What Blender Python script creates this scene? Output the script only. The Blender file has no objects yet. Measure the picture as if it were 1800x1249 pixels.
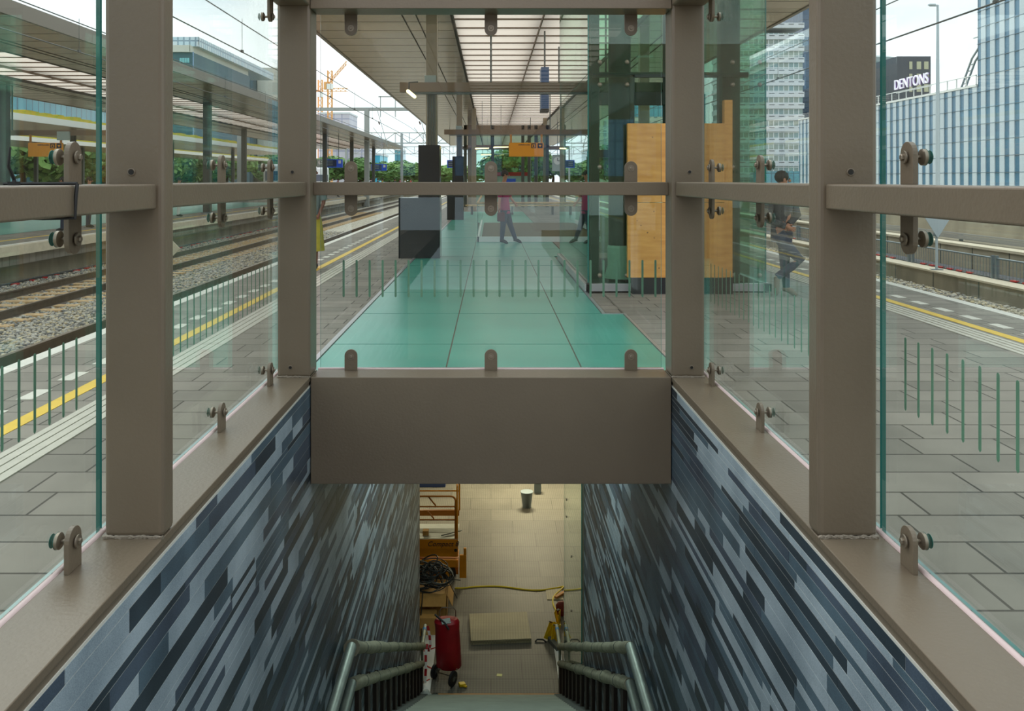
import bpy, bmesh, math, random
import numpy as np
from mathutils import Vector, Matrix
random.seed(7); np.random.seed(7)
sc = bpy.context.scene
COL = sc.collection
# ------------------------------------------------------------------ camera, sky, exposure
F = 1470.0                     # focal length in pixels of the 1800 px wide frame
EYE = 1.66
cam = bpy.data.cameras.new('camera'); camo = bpy.data.objects.new('camera', cam); COL.objects.link(camo)
camo.location = (0, 0, EYE); camo.rotation_euler = (math.pi/2, 0, 0)
cam.sensor_fit = 'HORIZONTAL'; cam.sensor_width = 36.0; cam.lens = F/1800*36
cam.shift_x = (900-863)/1800; cam.shift_y = -(624.5-315)/1800
cam.clip_start = 0.05; cam.clip_end = 2000
sc.camera = camo
sc.view_settings.view_transform = 'Standard'; sc.view_settings.look = 'None'
sc.view_settings.gamma = 1.0; sc.view_settings.use_curve_mapping = False
sc.view_settings.exposure = 1.0
sc.cycles.max_bounces = 9; sc.cycles.diffuse_bounces = 5; sc.cycles.glossy_bounces = 4
sc.cycles.transparent_max_bounces = 40; sc.cycles.transmission_bounces = 6
sc.cycles.sample_clamp_indirect = 6.0; sc.cycles.use_denoising = True
sc.cycles.caustics_reflective = False; sc.cycles.caustics_refractive = False

w = bpy.data.worlds.new('sky'); sc.world = w; w.use_nodes = True
nt = w.node_tree; nd = nt.nodes; lk = nt.links; nd.clear()
out = nd.new('ShaderNodeOutputWorld'); bg = nd.new('ShaderNodeBackground')
tc = nd.new('ShaderNodeTexCoord'); mp = nd.new('ShaderNodeMapping'); nz = nd.new('ShaderNodeTexNoise'); rp = nd.new('ShaderNodeValToRGB')
mp.inputs['Scale'].default_value = (1, 1, 3.5); nz.inputs['Scale'].default_value = 2.2; nz.inputs['Detail'].default_value = 7
rp.color_ramp.elements[0].position = .36; rp.color_ramp.elements[0].color = (.56, .63, .70, 1)
rp.color_ramp.elements[1].position = .56; rp.color_ramp.elements[1].color = (.86, .88, .90, 1)
lk.new(tc.outputs['Generated'], mp.inputs[0]); lk.new(mp.outputs[0], nz.inputs['Vector']); lk.new(nz.outputs['Fac'], rp.inputs[0])
lk.new(rp.outputs[0], bg.inputs[0]); bg.inputs[1].default_value = 0.97
lk.new(bg.outputs[0], out.inputs[0])

def area(name, loc, sx, sy, power, col, rot=(0, 0, 0)):
    l = bpy.data.lights.new(name, 'AREA'); l.shape = 'RECTANGLE'; l.size = sx; l.size_y = sy; l.energy = power; l.color = col
    o = bpy.data.objects.new(name, l); COL.objects.link(o); o.location = loc; o.rotation_euler = rot; return o
# overcast sun, very soft
sl = bpy.data.lights.new('overcast_sun', 'SUN'); sl.energy = 1.0; sl.angle = math.radians(75); sl.color = (1, .97, .93)
so = bpy.data.objects.new('overcast_sun', sl); COL.objects.link(so); so.rotation_euler = (math.radians(-28), math.radians(-14), 0)
FLZ = -7.62                    # concourse floor level
for lx, ly, pw in ((-2.6, 23.0, 60), (1.2, 25.4, 195), (4.5, 24.0, 60), (-.2, 18.8, 6)):
    area('concourse_lamp_light', (lx, ly, -4.23), 1.5, .2, pw, (1, .90, .60))

for sx_, sy_ in ((-1.1, 9.5), (1.1, 9.5), (-1.1, 12.5), (1.1, 12.5), (0, 15.2)):      # cool fill lights added out of view to brighten the lower stairs
    area('stairwell_fill_light', (sx_, sy_, -.84), .12, 1.2, 11, (.82, 1, .96))

# ------------------------------------------------------------------ materials
def L(c):                      # sRGB 0-255 -> linear
    r = []
    for v in c:
        v = v/255
        r.append(v/12.92 if v <= .04045 else ((v+.055)/1.055)**2.4)
    return (r[0], r[1], r[2], 1)
def new_mat(name):
    m = bpy.data.materials.new(name); m.use_nodes = True; n = m.node_tree.nodes; n.clear()
    return m, n, m.node_tree.links
def mat(name, c, rough=.6, metal=0, noise=0, nscale=8, bump=0, bscale=40, emit=None, estr=1, spec=.5, stretch=(1, 1, 1), c2=None, coat=0):
    m, n, l = new_mat(name)
    o = n.new('ShaderNodeOutputMaterial'); b = n.new('ShaderNodeBsdfPrincipled'); l.new(b.outputs[0], o.inputs[0])
    b.inputs['Roughness'].default_value = rough; b.inputs['Metallic'].default_value = metal; b.inputs['Specular IOR Level'].default_value = spec
    b.inputs['Base Color'].default_value = L(c); b.inputs['Coat Weight'].default_value = coat; b.inputs['Coat Roughness'].default_value = .12
    t = n.new('ShaderNodeTexCoord'); mpp = n.new('ShaderNodeMapping'); mpp.inputs['Scale'].default_value = stretch; l.new(t.outputs['Object'], mpp.inputs[0])
    if noise:
        z = n.new('ShaderNodeTexNoise'); z.inputs['Scale'].default_value = nscale; z.inputs['Detail'].default_value = 6; l.new(mpp.outputs[0], z.inputs['Vector'])
        mx = n.new('ShaderNodeMix'); mx.data_type = 'RGBA'
        ca = L(c2) if c2 else tuple(v*(1-noise) for v in L(c)[:3])+(1,)
        cb = L(c) if c2 else tuple(min(1, v*(1+noise)) for v in L(c)[:3])+(1,)
        mx.inputs[6].default_value = ca; mx.inputs[7].default_value = cb
        mr = n.new('ShaderNodeMapRange'); mr.inputs[1].default_value = .32; mr.inputs[2].default_value = .68; l.new(z.outputs['Fac'], mr.inputs[0])
        l.new(mr.outputs[0], mx.inputs[0]); l.new(mx.outputs[2], b.inputs['Base Color'])
    if bump:
        z2 = n.new('ShaderNodeTexNoise'); z2.inputs['Scale'].default_value = bscale; z2.inputs['Detail'].default_value = 4; l.new(mpp.outputs[0], z2.inputs['Vector'])
        bp = n.new('ShaderNodeBump'); bp.inputs['Strength'].default_value = bump; bp.inputs['Distance'].default_value = .01
        l.new(z2.outputs['Fac'], bp.inputs['Height']); l.new(bp.outputs[0], b.inputs['Normal'])
    if emit:
        b.inputs['Emission Color'].default_value = L(emit); b.inputs['Emission Strength'].default_value = estr
    return m
def glass_mat(name, tint, rough=.0, f0=.034, opac=0, ocol=(120, 150, 140)):
    """thin architectural glass: tinted see-through plus a mirror term that grows at grazing angles"""
    m, n, l = new_mat(name)
    o = n.new('ShaderNodeOutputMaterial'); tr = n.new('ShaderNodeBsdfTransparent'); gl = n.new('ShaderNodeBsdfGlossy'); mx = n.new('ShaderNodeMixShader')
    tr.inputs[0].default_value = tint+(1,); gl.inputs['Roughness'].default_value = rough; gl.inputs[0].default_value = (.95, 1, .98, 1)
    lw = n.new('ShaderNodeLayerWeight'); lw.inputs['Blend'].default_value = .5
    pw = n.new('ShaderNodeMath'); pw.operation = 'POWER'; pw.inputs[1].default_value = 5
    ma = n.new('ShaderNodeMath'); ma.operation = 'MULTIPLY_ADD'; ma.inputs[1].default_value = 1-f0; ma.inputs[2].default_value = f0
    l.new(lw.outputs['Facing'], pw.inputs[0]); l.new(pw.outputs[0], ma.inputs[0]); l.new(ma.outputs[0], mx.inputs[0])
    l.new(tr.outputs[0], mx.inputs[1]); l.new(gl.outputs[0], mx.inputs[2])
    last = mx
    if opac:
        df = n.new('ShaderNodeBsdfDiffuse'); df.inputs[0].default_value = L(ocol); m2 = n.new('ShaderNodeMixShader'); m2.inputs[0].default_value = opac
        l.new(mx.outputs[0], m2.inputs[1]); l.new(df.outputs[0], m2.inputs[2]); last = m2
    l.new(last.outputs[0], o.inputs[0]); return m
def brick_mat(name, c1, c2, cm, bw, bh, ms, plane='xy', offset=.5, rough=.7, noise=.12, nscale=3, bump=.0, dim=None, metal=0, spec=.4, freq=2, smooth=.0):
    """tiles / pavers / window grids in object space. plane: xy flat ground, hz facade (x+y across, z up)"""
    m, n, l = new_mat(name)
    o = n.new('ShaderNodeOutputMaterial'); b = n.new('ShaderNodeBsdfPrincipled'); l.new(b.outputs[0], o.inputs[0])
    b.inputs['Roughness'].default_value = rough; b.inputs['Metallic'].default_value = metal; b.inputs['Specular IOR Level'].default_value = spec
    t = n.new('ShaderNodeTexCoord'); s = n.new('ShaderNodeSeparateXYZ'); cb = n.new('ShaderNodeCombineXYZ'); l.new(t.outputs['Object'], s.inputs[0])
    if plane == 'xy':
        l.new(s.outputs[0], cb.inputs[0]); l.new(s.outputs[1], cb.inputs[1])
    else:
        ad = n.new('ShaderNodeMath'); ad.operation = 'ADD'; l.new(s.outputs[0], ad.inputs[0]); l.new(s.outputs[1], ad.inputs[1])
        l.new(ad.outputs[0], cb.inputs[0]); l.new(s.outputs[2], cb.inputs[1])
    br = n.new('ShaderNodeTexBrick'); br.offset = offset; br.offset_frequency = freq; br.squash = 1
    br.inputs['Color1'].default_value = L(c1); br.inputs['Color2'].default_value = L(c2); br.inputs['Mortar'].default_value = L(cm)
    br.inputs['Scale'].default_value = 1; br.inputs['Mortar Size'].default_value = ms; br.inputs['Mortar Smooth'].default_value = smooth
    br.inputs['Brick Width'].default_value = bw; br.inputs['Row Height'].default_value = bh
    l.new(cb.outputs[0], br.inputs['Vector'])
    z = n.new('ShaderNodeTexNoise'); z.inputs['Scale'].default_value = nscale; z.inputs['Detail'].default_value = 8; l.new(t.outputs['Object'], z.inputs['Vector'])
    mr = n.new('ShaderNodeMapRange'); mr.inputs[1].default_value = .3; mr.inputs[2].default_value = .7; mr.inputs[3].default_value = 1-noise; mr.inputs[4].default_value = 1+noise
    l.new(z.outputs['Fac'], mr.inputs[0])
    vm = n.new('ShaderNodeVectorMath'); vm.operation = 'SCALE'; l.new(br.outputs['Color'], vm.inputs[0]); l.new(mr.outputs[0], vm.inputs['Scale'])
    l.new(vm.outputs[0], b.inputs['Base Color'])
    if bump:
        bp = n.new('ShaderNodeBump'); bp.inputs['Strength'].default_value = bump; bp.inputs['Distance'].default_value = .01
        iv = n.new('ShaderNodeMath'); iv.operation = 'SUBTRACT'; iv.inputs[0].default_value = 1; l.new(br.outputs['Fac'], iv.inputs[1])
        l.new(iv.outputs[0], bp.inputs['Height']); l.new(bp.outputs[0], b.inputs['Normal'])
    return m
def granite(name, c, c2, rough=.35):
    rough = .38
    m, n, l = new_mat(name)
    o = n.new('ShaderNodeOutputMaterial'); b = n.new('ShaderNodeBsdfPrincipled'); l.new(b.outputs[0], o.inputs[0])
    b.inputs['Roughness'].default_value = rough; b.inputs['Specular IOR Level'].default_value = .32
    t = n.new('ShaderNodeTexCoord')
    v = n.new('ShaderNodeTexNoise'); v.inputs['Scale'].default_value = 260; v.inputs['Detail'].default_value = 2; l.new(t.outputs['Object'], v.inputs['Vector'])
    z = n.new('ShaderNodeTexNoise'); z.inputs['Scale'].default_value = 2.3; z.inputs['Detail'].default_value = 5; l.new(t.outputs['Object'], z.inputs['Vector'])
    a = n.new('ShaderNodeMath'); a.operation = 'MULTIPLY_ADD'; a.inputs[1].default_value = .75; l.new(v.outputs['Fac'], a.inputs[0]); l.new(z.outputs['Fac'], a.inputs[2])
    mr = n.new('ShaderNodeMapRange'); mr.inputs[1].default_value = .62; mr.inputs[2].default_value = 1.12; l.new(a.outputs[0], mr.inputs[0])
    mx = n.new('ShaderNodeMix'); mx.data_type = 'RGBA'; mx.inputs[6].default_value = L(c2); mx.inputs[7].default_value = L(c)
    l.new(mr.outputs[0], mx.inputs[0]); l.new(mx.outputs[2], b.inputs['Base Color']); return m

M = {}
M['paint'] = mat('brown_grey_paint', (112, 100, 84), .36, noise=.06, nscale=1.6, bump=.12, bscale=55)
M['hole_dark'] = mat('hole_black', (22, 20, 18), .5)
M['steel'] = mat('stainless_steel', (140, 130, 115), .35, metal=.6)
M['steel_light'] = mat('brushed_aluminium', (176, 176, 178), .35, metal=.6)
M['weld'] = mat('weld_bead', (140, 130, 116), .35, metal=.3, bump=.8, bscale=90)
M['pane'] = glass_mat('clear_glass', (.915, .96, .94))
M['pane_edge'] = mat('glass_edge', (40, 116, 108), .15, coat=.4)
M['frit'] = mat('green_frit', (116, 158, 134), .5)
M['seal'] = mat('pink_seal', (214, 192, 190), .45)
M['g_light'] = granite('granite_pale', (172, 187, 196), (118, 134, 145), .3)
M['g_mid'] = granite('granite_mid', (92, 114, 128), (54, 70, 82), .25)
M['g_dark'] = granite('granite_dark', (58, 72, 82), (28, 38, 45), .25)
M['g_slate'] = granite('granite_slate', (82, 97, 113), (46, 56, 69), .25)
M['grout'] = mat('grout', (196, 196, 186), .8)
M['paver'] = brick_mat('concrete_pavers', (142, 135, 125), (123, 118, 109), (70, 66, 60), .6, .305, .007, 'xy', .27, .8, .12, 2.5, bump=.35, freq=2)
M['paver_edge'] = brick_mat('edge_pavers', (164, 157, 146), (150, 144, 134), (100, 95, 88), .3, .6, .006, 'xy', 0, .8, .1, 2.5)
M['white_line'] = mat('white_line', (214, 210, 200), .7, noise=.06)
M['white_sq'] = mat('white_block', (208, 204, 192), .7, noise=.06)
M['yellow_line'] = mat('yellow_line', (222, 184, 60), .65, noise=.08)
M['tactile'] = mat('tactile_strip', (192, 187, 174), .75, noise=.08)
M['green_glass'] = mat('green_floor_glass', (70, 150, 134), .3, noise=.10, nscale=1.1, spec=.6)
M['floor_joint'] = mat('floor_joint', (96, 84, 74), .6)
M['concrete'] = mat('concrete', (172, 162, 142), .85, noise=.16, nscale=1.3, bump=.2, bscale=12)
M['concrete_d'] = mat('concrete_weathered', (132, 124, 106), .9, noise=.28, nscale=1.6, bump=.25, bscale=9, stretch=(1, 1, .35))
M['coping'] = mat('coping', (202, 190, 168), .8, noise=.08)
M['ballast'] = mat('ballast_bed', (176, 169, 154), .95, noise=.55, nscale=14, bump=1.0, bscale=16)
M['stone_a'] = mat('ballast_stone_grey', (178, 173, 163), .9, noise=.2, nscale=5)
M['stone_b'] = mat('ballast_stone_dark', (122, 121, 119), .9, noise=.2, nscale=5)
M['stone_c'] = mat('ballast_stone_tan', (192, 178, 150), .9, noise=.2, nscale=5)
M['rail'] = mat('rusty_rail', (86, 74, 64), .55, metal=.2, noise=.2)
M['railtop'] = mat('worn_rail_head', (128, 116, 104), .35, metal=.7)
M['sleeper'] = mat('sleeper', (188, 158, 116), .9, noise=.2)
M['soffit'] = mat('metal_soffit', (174, 154, 130), .24, metal=.45, noise=.08, nscale=1)
M['dark_joint'] = mat('dark_joint', (60, 52, 44), .7)
M['fascia'] = mat('canopy_fascia', (124, 112, 98), .35, metal=.4)
M['fascia_w'] = mat('white_fascia', (226, 224, 216), .5)
M['sedum'] = mat('sedum_roof', (160, 165, 50), .95, noise=.5, nscale=3, c2=(196, 168, 50))
M['beam'] = mat('station_beam', (126, 104, 86), .5)
M['column'] = mat('station_column', (150, 134, 112), .45, metal=.2, noise=.06)
M['column_d'] = mat('dark_column', (70, 72, 66), .45)
M['black_stone'] = mat('polished_black_stone', (30, 37, 41), .16, noise=.2, nscale=2, spec=.18)
M['cable_grey'] = mat('grey_conduit', (88, 96, 96), .5)
M['box_grey'] = mat('grey_box', (164, 176, 172), .5)
M['shaft_glass'] = glass_mat('green_shaft_glass', (.73, .885, .81), f0=.045)
M['shaft_steel'] = mat('shaft_dark_steel', (50, 60, 53), .6)
M['ply'] = mat('plywood', (216, 160, 82), .5, noise=.28, nscale=1.8, stretch=(1.5, 1.5, 9), c2=(196, 138, 66))
M['knot'] = mat('plywood_knot', (120, 84, 48), .6)
M['yellow_sign'] = mat('yellow_sign', (236, 152, 4), .45)
M['orange_strap'] = mat('orange_strap', (190, 128, 60), .5)
M['ink'] = mat('dark_ink', (30, 34, 52), .5)
M['blue_board'] = mat('blue_board', (24, 62, 150), .4, emit=(20, 60, 160), estr=.25)
M['blue_dark'] = mat('blue_board_dark', (26, 44, 84), .3)
M['lamp'] = mat('lamp_tube', (255, 240, 190), .5, emit=(255, 226, 150), estr=2.2)
M['white'] = mat('white_surface', (226, 228, 226), .5)
M['off_white'] = mat('off_white', (190, 196, 188), .6, noise=.06)
M['red_white'] = mat('tape_white', (220, 216, 212), .5)
M['red'] = mat('red_plastic', (176, 18, 26), .5)
M['red_bag'] = mat('red_bag', (158, 14, 30), .42, noise=.15, nscale=5, bump=.3, bscale=6)
M['rubber'] = mat('black_rubber', (24, 25, 27), .6)
M['orange'] = mat('orange_machine', (206, 138, 26), .42, noise=.07)
M['orange_d'] = mat('orange_machine_frame', (160, 98, 18), .45)
M['card'] = mat('cardboard', (186, 146, 84), .8, noise=.08)
M['cable_bk'] = mat('black_cable', (34, 40, 42), .5)
M['yellow'] = mat('yellow_hose', (218, 196, 30), .45)
M['yellow_cone'] = mat('yellow_sign_plastic', (222, 184, 18), .45)
M['wood'] = mat('timber', (196, 138, 76), .7, noise=.12, nscale=3, stretch=(1, 6, 6))
M['brown_red'] = mat('brown_red_box', (122, 42, 28), .6)
M['pipe'] = mat('galvanised_pipe', (150, 160, 150), .5, metal=.6, noise=.12)
M['foam'] = mat('dusty_foam_wrap', (140, 138, 116), .8, noise=.16, nscale=9, bump=.6, bscale=14)
M['post_dk'] = mat('dark_wood_post', (46, 34, 28), .7)
M['blue_tape'] = mat('blue_tape', (50, 140, 200), .5)
M['cover'] = mat('stair_cover', (150, 156, 142), .7, noise=.08, nscale=3)
M['riser'] = mat('stair_riser', (90, 94, 88), .8)
M['conc_wall'] = mat('concourse_wall', (176, 170, 150), .7, noise=.05)
M['galv'] = mat('galvanised_fence', (120, 132, 138), .5, metal=.4)
M['lamp_pole'] = mat('pale_pole', (176, 188, 196), .5)
M['black_mat'] = mat('black_cable_tray', (66, 68, 76), .7, noise=.2)
M['skin_a'] = mat('skin', (178, 124, 96), .6)
M['skin_b'] = mat('skin_dark', (118, 74, 56), .6)
M['hair'] = mat('dark_hair', (34, 27, 24), .7, bump=.5, bscale=60)
M['leaf_a'] = mat('leaf_green', (128, 160, 84), .8, noise=.4, nscale=1.2, c2=(90, 128, 60))
M['leaf_b'] = mat('leaf_dark', (104, 142, 76), .8, noise=.4, nscale=1.2, c2=(72, 108, 54))
M['bark'] = mat('bark', (88, 72, 56), .9)
M['wire'] = mat('overhead_wire', (80, 80, 78), .5)
M['ceramic'] = mat('insulator', (96, 70, 60), .5)
M['gantry'] = mat('gantry_steel', (160, 164, 162), .5, metal=.3)
M['crane'] = mat('crane_orange', (226, 168, 104), .6)
# translucent roof panel
m, n, l = new_mat('translucent_roof'); o_ = n.new('ShaderNodeOutputMaterial'); mx_ = n.new('ShaderNodeMixShader')
t_ = n.new('ShaderNodeBsdfTranslucent'); d_ = n.new('ShaderNodeBsdfDiffuse'); t_.inputs[0].default_value = (.88, .80, .75, 1); d_.inputs[0].default_value = (.85, .80, .74, 1)
mx_.inputs[0].default_value = .22; l.new(t_.outputs[0], mx_.inputs[1]); l.new(d_.outputs[0], mx_.inputs[2]); l.new(mx_.outputs[0], o_.inputs[0]); M['translucent'] = m
# grip plates of the concourse floor
M['grip'] = brick_mat('grip_plates', (108, 105, 95), (98, 95, 87), (58, 56, 50), 1.16, .8, .005, 'xy', .5, .55, .12, 1.4)
def grip_bump(m, sc_=26, st=.6):
    n = m.node_tree.nodes; l = m.node_tree.links; b = [x for x in n if x.type == 'BSDF_PRINCIPLED'][0]; t = [x for x in n if x.type == 'TEX_COORD'][0]
    mp_ = n.new('ShaderNodeMapping'); mp_.inputs['Rotation'].default_value = (0, 0, math.pi/4); l.new(t.outputs['Object'], mp_.inputs[0])
    ck = n.new('ShaderNodeTexChecker'); ck.inputs['Scale'].default_value = sc_; l.new(mp_.outputs[0], ck.inputs['Vector'])
    bp = n.new('ShaderNodeBump'); bp.inputs['Strength'].default_value = st; bp.inputs['Distance'].default_value = .004; l.new(ck.outputs['Fac'], bp.inputs['Height']); l.new(bp.outputs[0], b.inputs['Normal'])
    src = b.inputs['Base Color'].links[0].from_socket if b.inputs['Base Color'].links else None
    if src:
        vm = n.new('ShaderNodeVectorMath'); vm.operation = 'SCALE'; mr = n.new('ShaderNodeMapRange'); mr.inputs[3].default_value = .8; mr.inputs[4].default_value = 1.1
        l.new(ck.outputs['Fac'], mr.inputs[0]); l.new(src, vm.inputs[0]); l.new(mr.outputs[0], vm.inputs['Scale']); l.new(vm.outputs[0], b.inputs['Base Color'])
grip_bump(M['grip'])
M['grip_mat'] = mat('loose_grip_sheet', (150, 142, 112), .6, noise=.1, nscale=2); grip_bump(M['grip_mat'], 26, .9)
# facades
M['fac_stripe_g'] = brick_mat('striped_office_glass', (78, 122, 150), (68, 110, 138), (60, 92, 112), 40, 1.82, .05, 'hz', 0, .2, .06, .3, spec=.8)
M['fac_stripe_w'] = brick_mat('striped_office_panel', (192, 204, 212), (188, 200, 209), (150, 164, 174), 40, 1.82, .03, 'hz', 0, .45, .03, .3)
M['blue_blade'] = mat('blue_sign_face', (62, 98, 152), .3); M['green_dark'] = mat('dark_green_sign_face', (44, 74, 62), .4)  # face colours of the two hanging sign blades
M['fac_line'] = mat('facade_joint', (112, 132, 146), .6)
M['fac_step'] = brick_mat('tower_window_band', (120, 150, 156), (140, 150, 140), (208, 214, 218), 1.5, 1.75, .12, 'hz', 0, .25, .15, .2, spec=.8)
M['fac_white'] = mat('tower_white_band', (208, 214, 222), .5)
M['fac_navy'] = brick_mat('navy_facade', (66, 88, 116), (58, 80, 108), (48, 64, 86), 3, 3.5, .15, 'hz', 0, .25, .1, .2, spec=.8)
M['fac_dark'] = mat('charcoal_cladding', (70, 74, 84), .5, noise=.06)
M['fac_grey'] = brick_mat('grey_round_tower', (108, 132, 132), (124, 144, 142), (150, 160, 162), 30, 3.4, .9, 'hz', 0, .3, .1, .1)
M['fac_teal'] = brick_mat('teal_curtain_wall', (64, 134, 156), (84, 158, 176), (50, 98, 118), 1.6, 3.4, .12, 'hz', 0, .15, .15, .15, spec=.9)
M['fac_blue'] = brick_mat('blue_curtain_wall', (140, 172, 222), (152, 186, 230), (108, 138, 190), 1.1, 1.9, .10, 'hz', 0, .15, .1, .15, spec=.9)
M['fac_fin'] = brick_mat('pale_fin_wall', (214, 224, 230), (190, 214, 228), (140, 160, 176), 1.2, 30, .16, 'hz', 0, .35, .06, .2)
M['fac_cream'] = mat('cream_band', (206, 206, 196), .6)
M['fac_slate'] = brick_mat('slate_wall_windows', (58, 90, 104), (62, 96, 110), (70, 104, 118), 5, 5, .1, 'hz', 0, .5, .05, .2)
M['fac_cyan'] = mat('cyan_pane', (120, 190, 196), .15)
M['fac_lilac'] = brick_mat('lilac_block', (190, 188, 204), (200, 198, 212), (160, 162, 186), 4, 3.2, .3, 'hz', 0, .5, .05, .1)
M['fac_turq'] = mat('turquoise_block', (70, 182, 214), .4)
M['fac_sand'] = brick_mat('sand_block', (176, 166, 146), (120, 130, 128), (196, 190, 176), 2.2, 3.2, .5, 'hz', 0, .5, .05, .1)
M['win_warm'] = mat('tower_window', (176, 176, 150), .25)
M['rust'] = mat('rust_panel', (150, 74, 50), .5)
M['letter'] = mat('white_letter', (240, 236, 248), .5, emit=(235, 225, 255), estr=.15)
M['letter_side'] = mat('purple_letter_side', (120, 70, 150), .5)

# ------------------------------------------------------------------ mesh helpers
class MB:
    def __init__(s): s.v = []; s.f = []; s.m = []
    def add(s, vs, fs, mi=0):
        b = len(s.v); s.v += [tuple(v) for v in vs]; s.f += [tuple(b+i for i in f) for f in fs]; s.m += [mi]*len(fs); return s
    def box(s, x0, x1, y0, y1, z0, z1, mi=0, mis=None):
        x0, x1 = min(x0, x1), max(x0, x1); y0, y1 = min(y0, y1), max(y0, y1); z0, z1 = min(z0, z1), max(z0, z1)
        v = [(x0, y0, z0), (x1, y0, z0), (x1, y1, z0), (x0, y1, z0), (x0, y0, z1), (x1, y0, z1), (x1, y1, z1), (x0, y1, z1)]
        f = [(0, 3, 2, 1), (4, 5, 6, 7), (0, 1, 5, 4), (2, 3, 7, 6), (1, 2, 6, 5), (3, 0, 4, 7)]   # -z +z -y +y +x -x
        b = len(s.v); s.v += v; s.f += [tuple(b+i for i in q) for q in f]; s.m += (mis or [mi]*6); return s
    def rbox(s, c, size, rot, mi=0):
        R = Matrix.Rotation(rot[2], 3, 'Z') @ Matrix.Rotation(rot[1], 3, 'Y') @ Matrix.Rotation(rot[0], 3, 'X')
        hx, hy, hz = [v/2 for v in size]; t = MB().box(-hx, hx, -hy, hy, -hz, hz)
        return s.add([Vector(c)+R @ Vector(v) for v in t.v], t.f, mi)
    def tube(s, pts, rad, n=8, mi=0, caps=True, flat=1.0):
        pts = [Vector(p) for p in pts]
        if not hasattr(rad, '__len__'): rad = [rad]*len(pts)
        k = len(pts); rings = []; up = None
        for i in range(k):
            t = (pts[min(i+1, k-1)]-pts[max(i-1, 0)])
            if t.length < 1e-9: t = Vector((0, 0, 1))
            t.normalize()
            if up is None:
                a = Vector((0, 0, 1)) if abs(t.z) < .9 else Vector((0, 1, 0)); up = a
            u = up-t*up.dot(t)
            if u.length < 1e-5: u = t.orthogonal()
            u.normalize(); w_ = t.cross(u); up = u
            rings.append([pts[i]+(u*math.cos(2*math.pi*j/n)*flat+w_*math.sin(2*math.pi*j/n))*rad[i] for j in range(n)])
        vs = [p for r in rings for p in r]; fs = []
        for i in range(k-1):
            for j in range(n):
                a = i*n+j; b = i*n+(j+1) % n; fs.append((a, b, b+n, a+n))
        if caps: fs.append(tuple(range(n-1, -1, -1))); fs.append(tuple((k-1)*n+j for j in range(n)))
        return s.add(vs, fs, mi)
    def loft(s, rings, n=12, mi=0):          # rings: (center, rx, ry)
        vs = []; fs = []
        for c, rx, ry in rings:
            for j in range(n):
                a = 2*math.pi*j/n; vs.append((c[0]+rx*math.cos(a), c[1]+ry*math.sin(a), c[2]))
        for i in range(len(rings)-1):
            for j in range(n):
                a = i*n+j; b = i*n+(j+1) % n; fs.append((a, b, b+n, a+n))
        fs.append(tuple(range(n-1, -1, -1))); fs.append(tuple((len(rings)-1)*n+j for j in range(n)))
        return s.add(vs, fs, mi)
    def prism(s, poly, axis, a0, a1, mi=0):   # poly: 2D points; axis 'x': (y,z), 'y': (x,z), 'z': (x,y)
        def P(p, a): return (a, p[0], p[1]) if axis == 'x' else ((p[0], a, p[1]) if axis == 'y' else (p[0], p[1], a))
        n = len(poly); vs = [P(p, a0) for p in poly]+[P(p, a1) for p in poly]
        fs = [tuple(range(n-1, -1, -1)), tuple(range(n, 2*n))]+[(i, (i+1) % n, (i+1) % n+n, i+n) for i in range(n)]
        return s.add(vs, fs, mi)
    def ball(s, c, r, n=10, mi=0, sc3=(1, 1, 1)):
        vs = []; fs = []; k = n//2
        vs.append((c[0], c[1], c[2]-r*sc3[2]))
        for i in range(1, k):
            ph = math.pi*i/k-math.pi/2
            for j in range(n):
                a = 2*math.pi*j/n; vs.append((c[0]+r*sc3[0]*math.cos(ph)*math.cos(a), c[1]+r*sc3[1]*math.cos(ph)*math.sin(a), c[2]+r*sc3[2]*math.sin(ph)))
        vs.append((c[0], c[1], c[2]+r*sc3[2])); T = len(vs)-1
        for j in range(n): fs.append((0, 1+(j+1) % n, 1+j)); fs.append((T, 1+(k-2)*n+j, 1+(k-2)*n+(j+1) % n))
        for i in range(k-2):
            for j in range(n): a = 1+i*n+j; b = 1+i*n+(j+1) % n; fs.append((a, b, b+n, a+n))
        return s.add(vs, fs, mi)

def fix_normals(me):
    bm = bmesh.new(); bm.from_mesh(me); bmesh.ops.recalc_face_normals(bm, faces=bm.faces); bm.to_mesh(me); bm.free()
def build(name, mb, mats, parent=None, smooth=False, bevel=0, origin=None):
    me = bpy.data.meshes.new(name); me.from_pydata(mb.v, [], mb.f)
    for m_ in (mats if isinstance(mats, (list, tuple)) else [mats]): me.materials.append(M[m_] if isinstance(m_, str) else m_)
    me.polygons.foreach_set('material_index', mb.m)
    fix_normals(me)
    if smooth: me.polygons.foreach_set('use_smooth', [True]*len(me.polygons))
    o = bpy.data.objects.new(name, me); COL.objects.link(o)
    if parent is not None:
        wl = world_of(parent); me.transform(Matrix.Translation(-wl)); o.parent = parent
    else:
        a = np.array(mb.v); c = Vector(origin) if origin else Vector(((a[:, 0].min()+a[:, 0].max())/2, (a[:, 1].min()+a[:, 1].max())/2, a[:, 2].min()))
        me.transform(Matrix.Translation(-c)); o.location = c
    if smooth:
        md = o.modifiers.new('ws', 'EDGE_SPLIT'); md.split_angle = math.radians(40)
    if bevel:
        md = o.modifiers.new('bv', 'BEVEL'); md.width = bevel; md.segments = 3; md.limit_method = 'ANGLE'
    return o
def world_of(o):
    v = Vector(o.location)
    while o.parent: o = o.parent; v += Vector(o.location)
    return v
def tag(o, label, cat, group=None, kind=None):
    o['label'] = label; o['category'] = cat
    if group: o['group'] = group
    if kind: o['kind'] = kind
    return o
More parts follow.
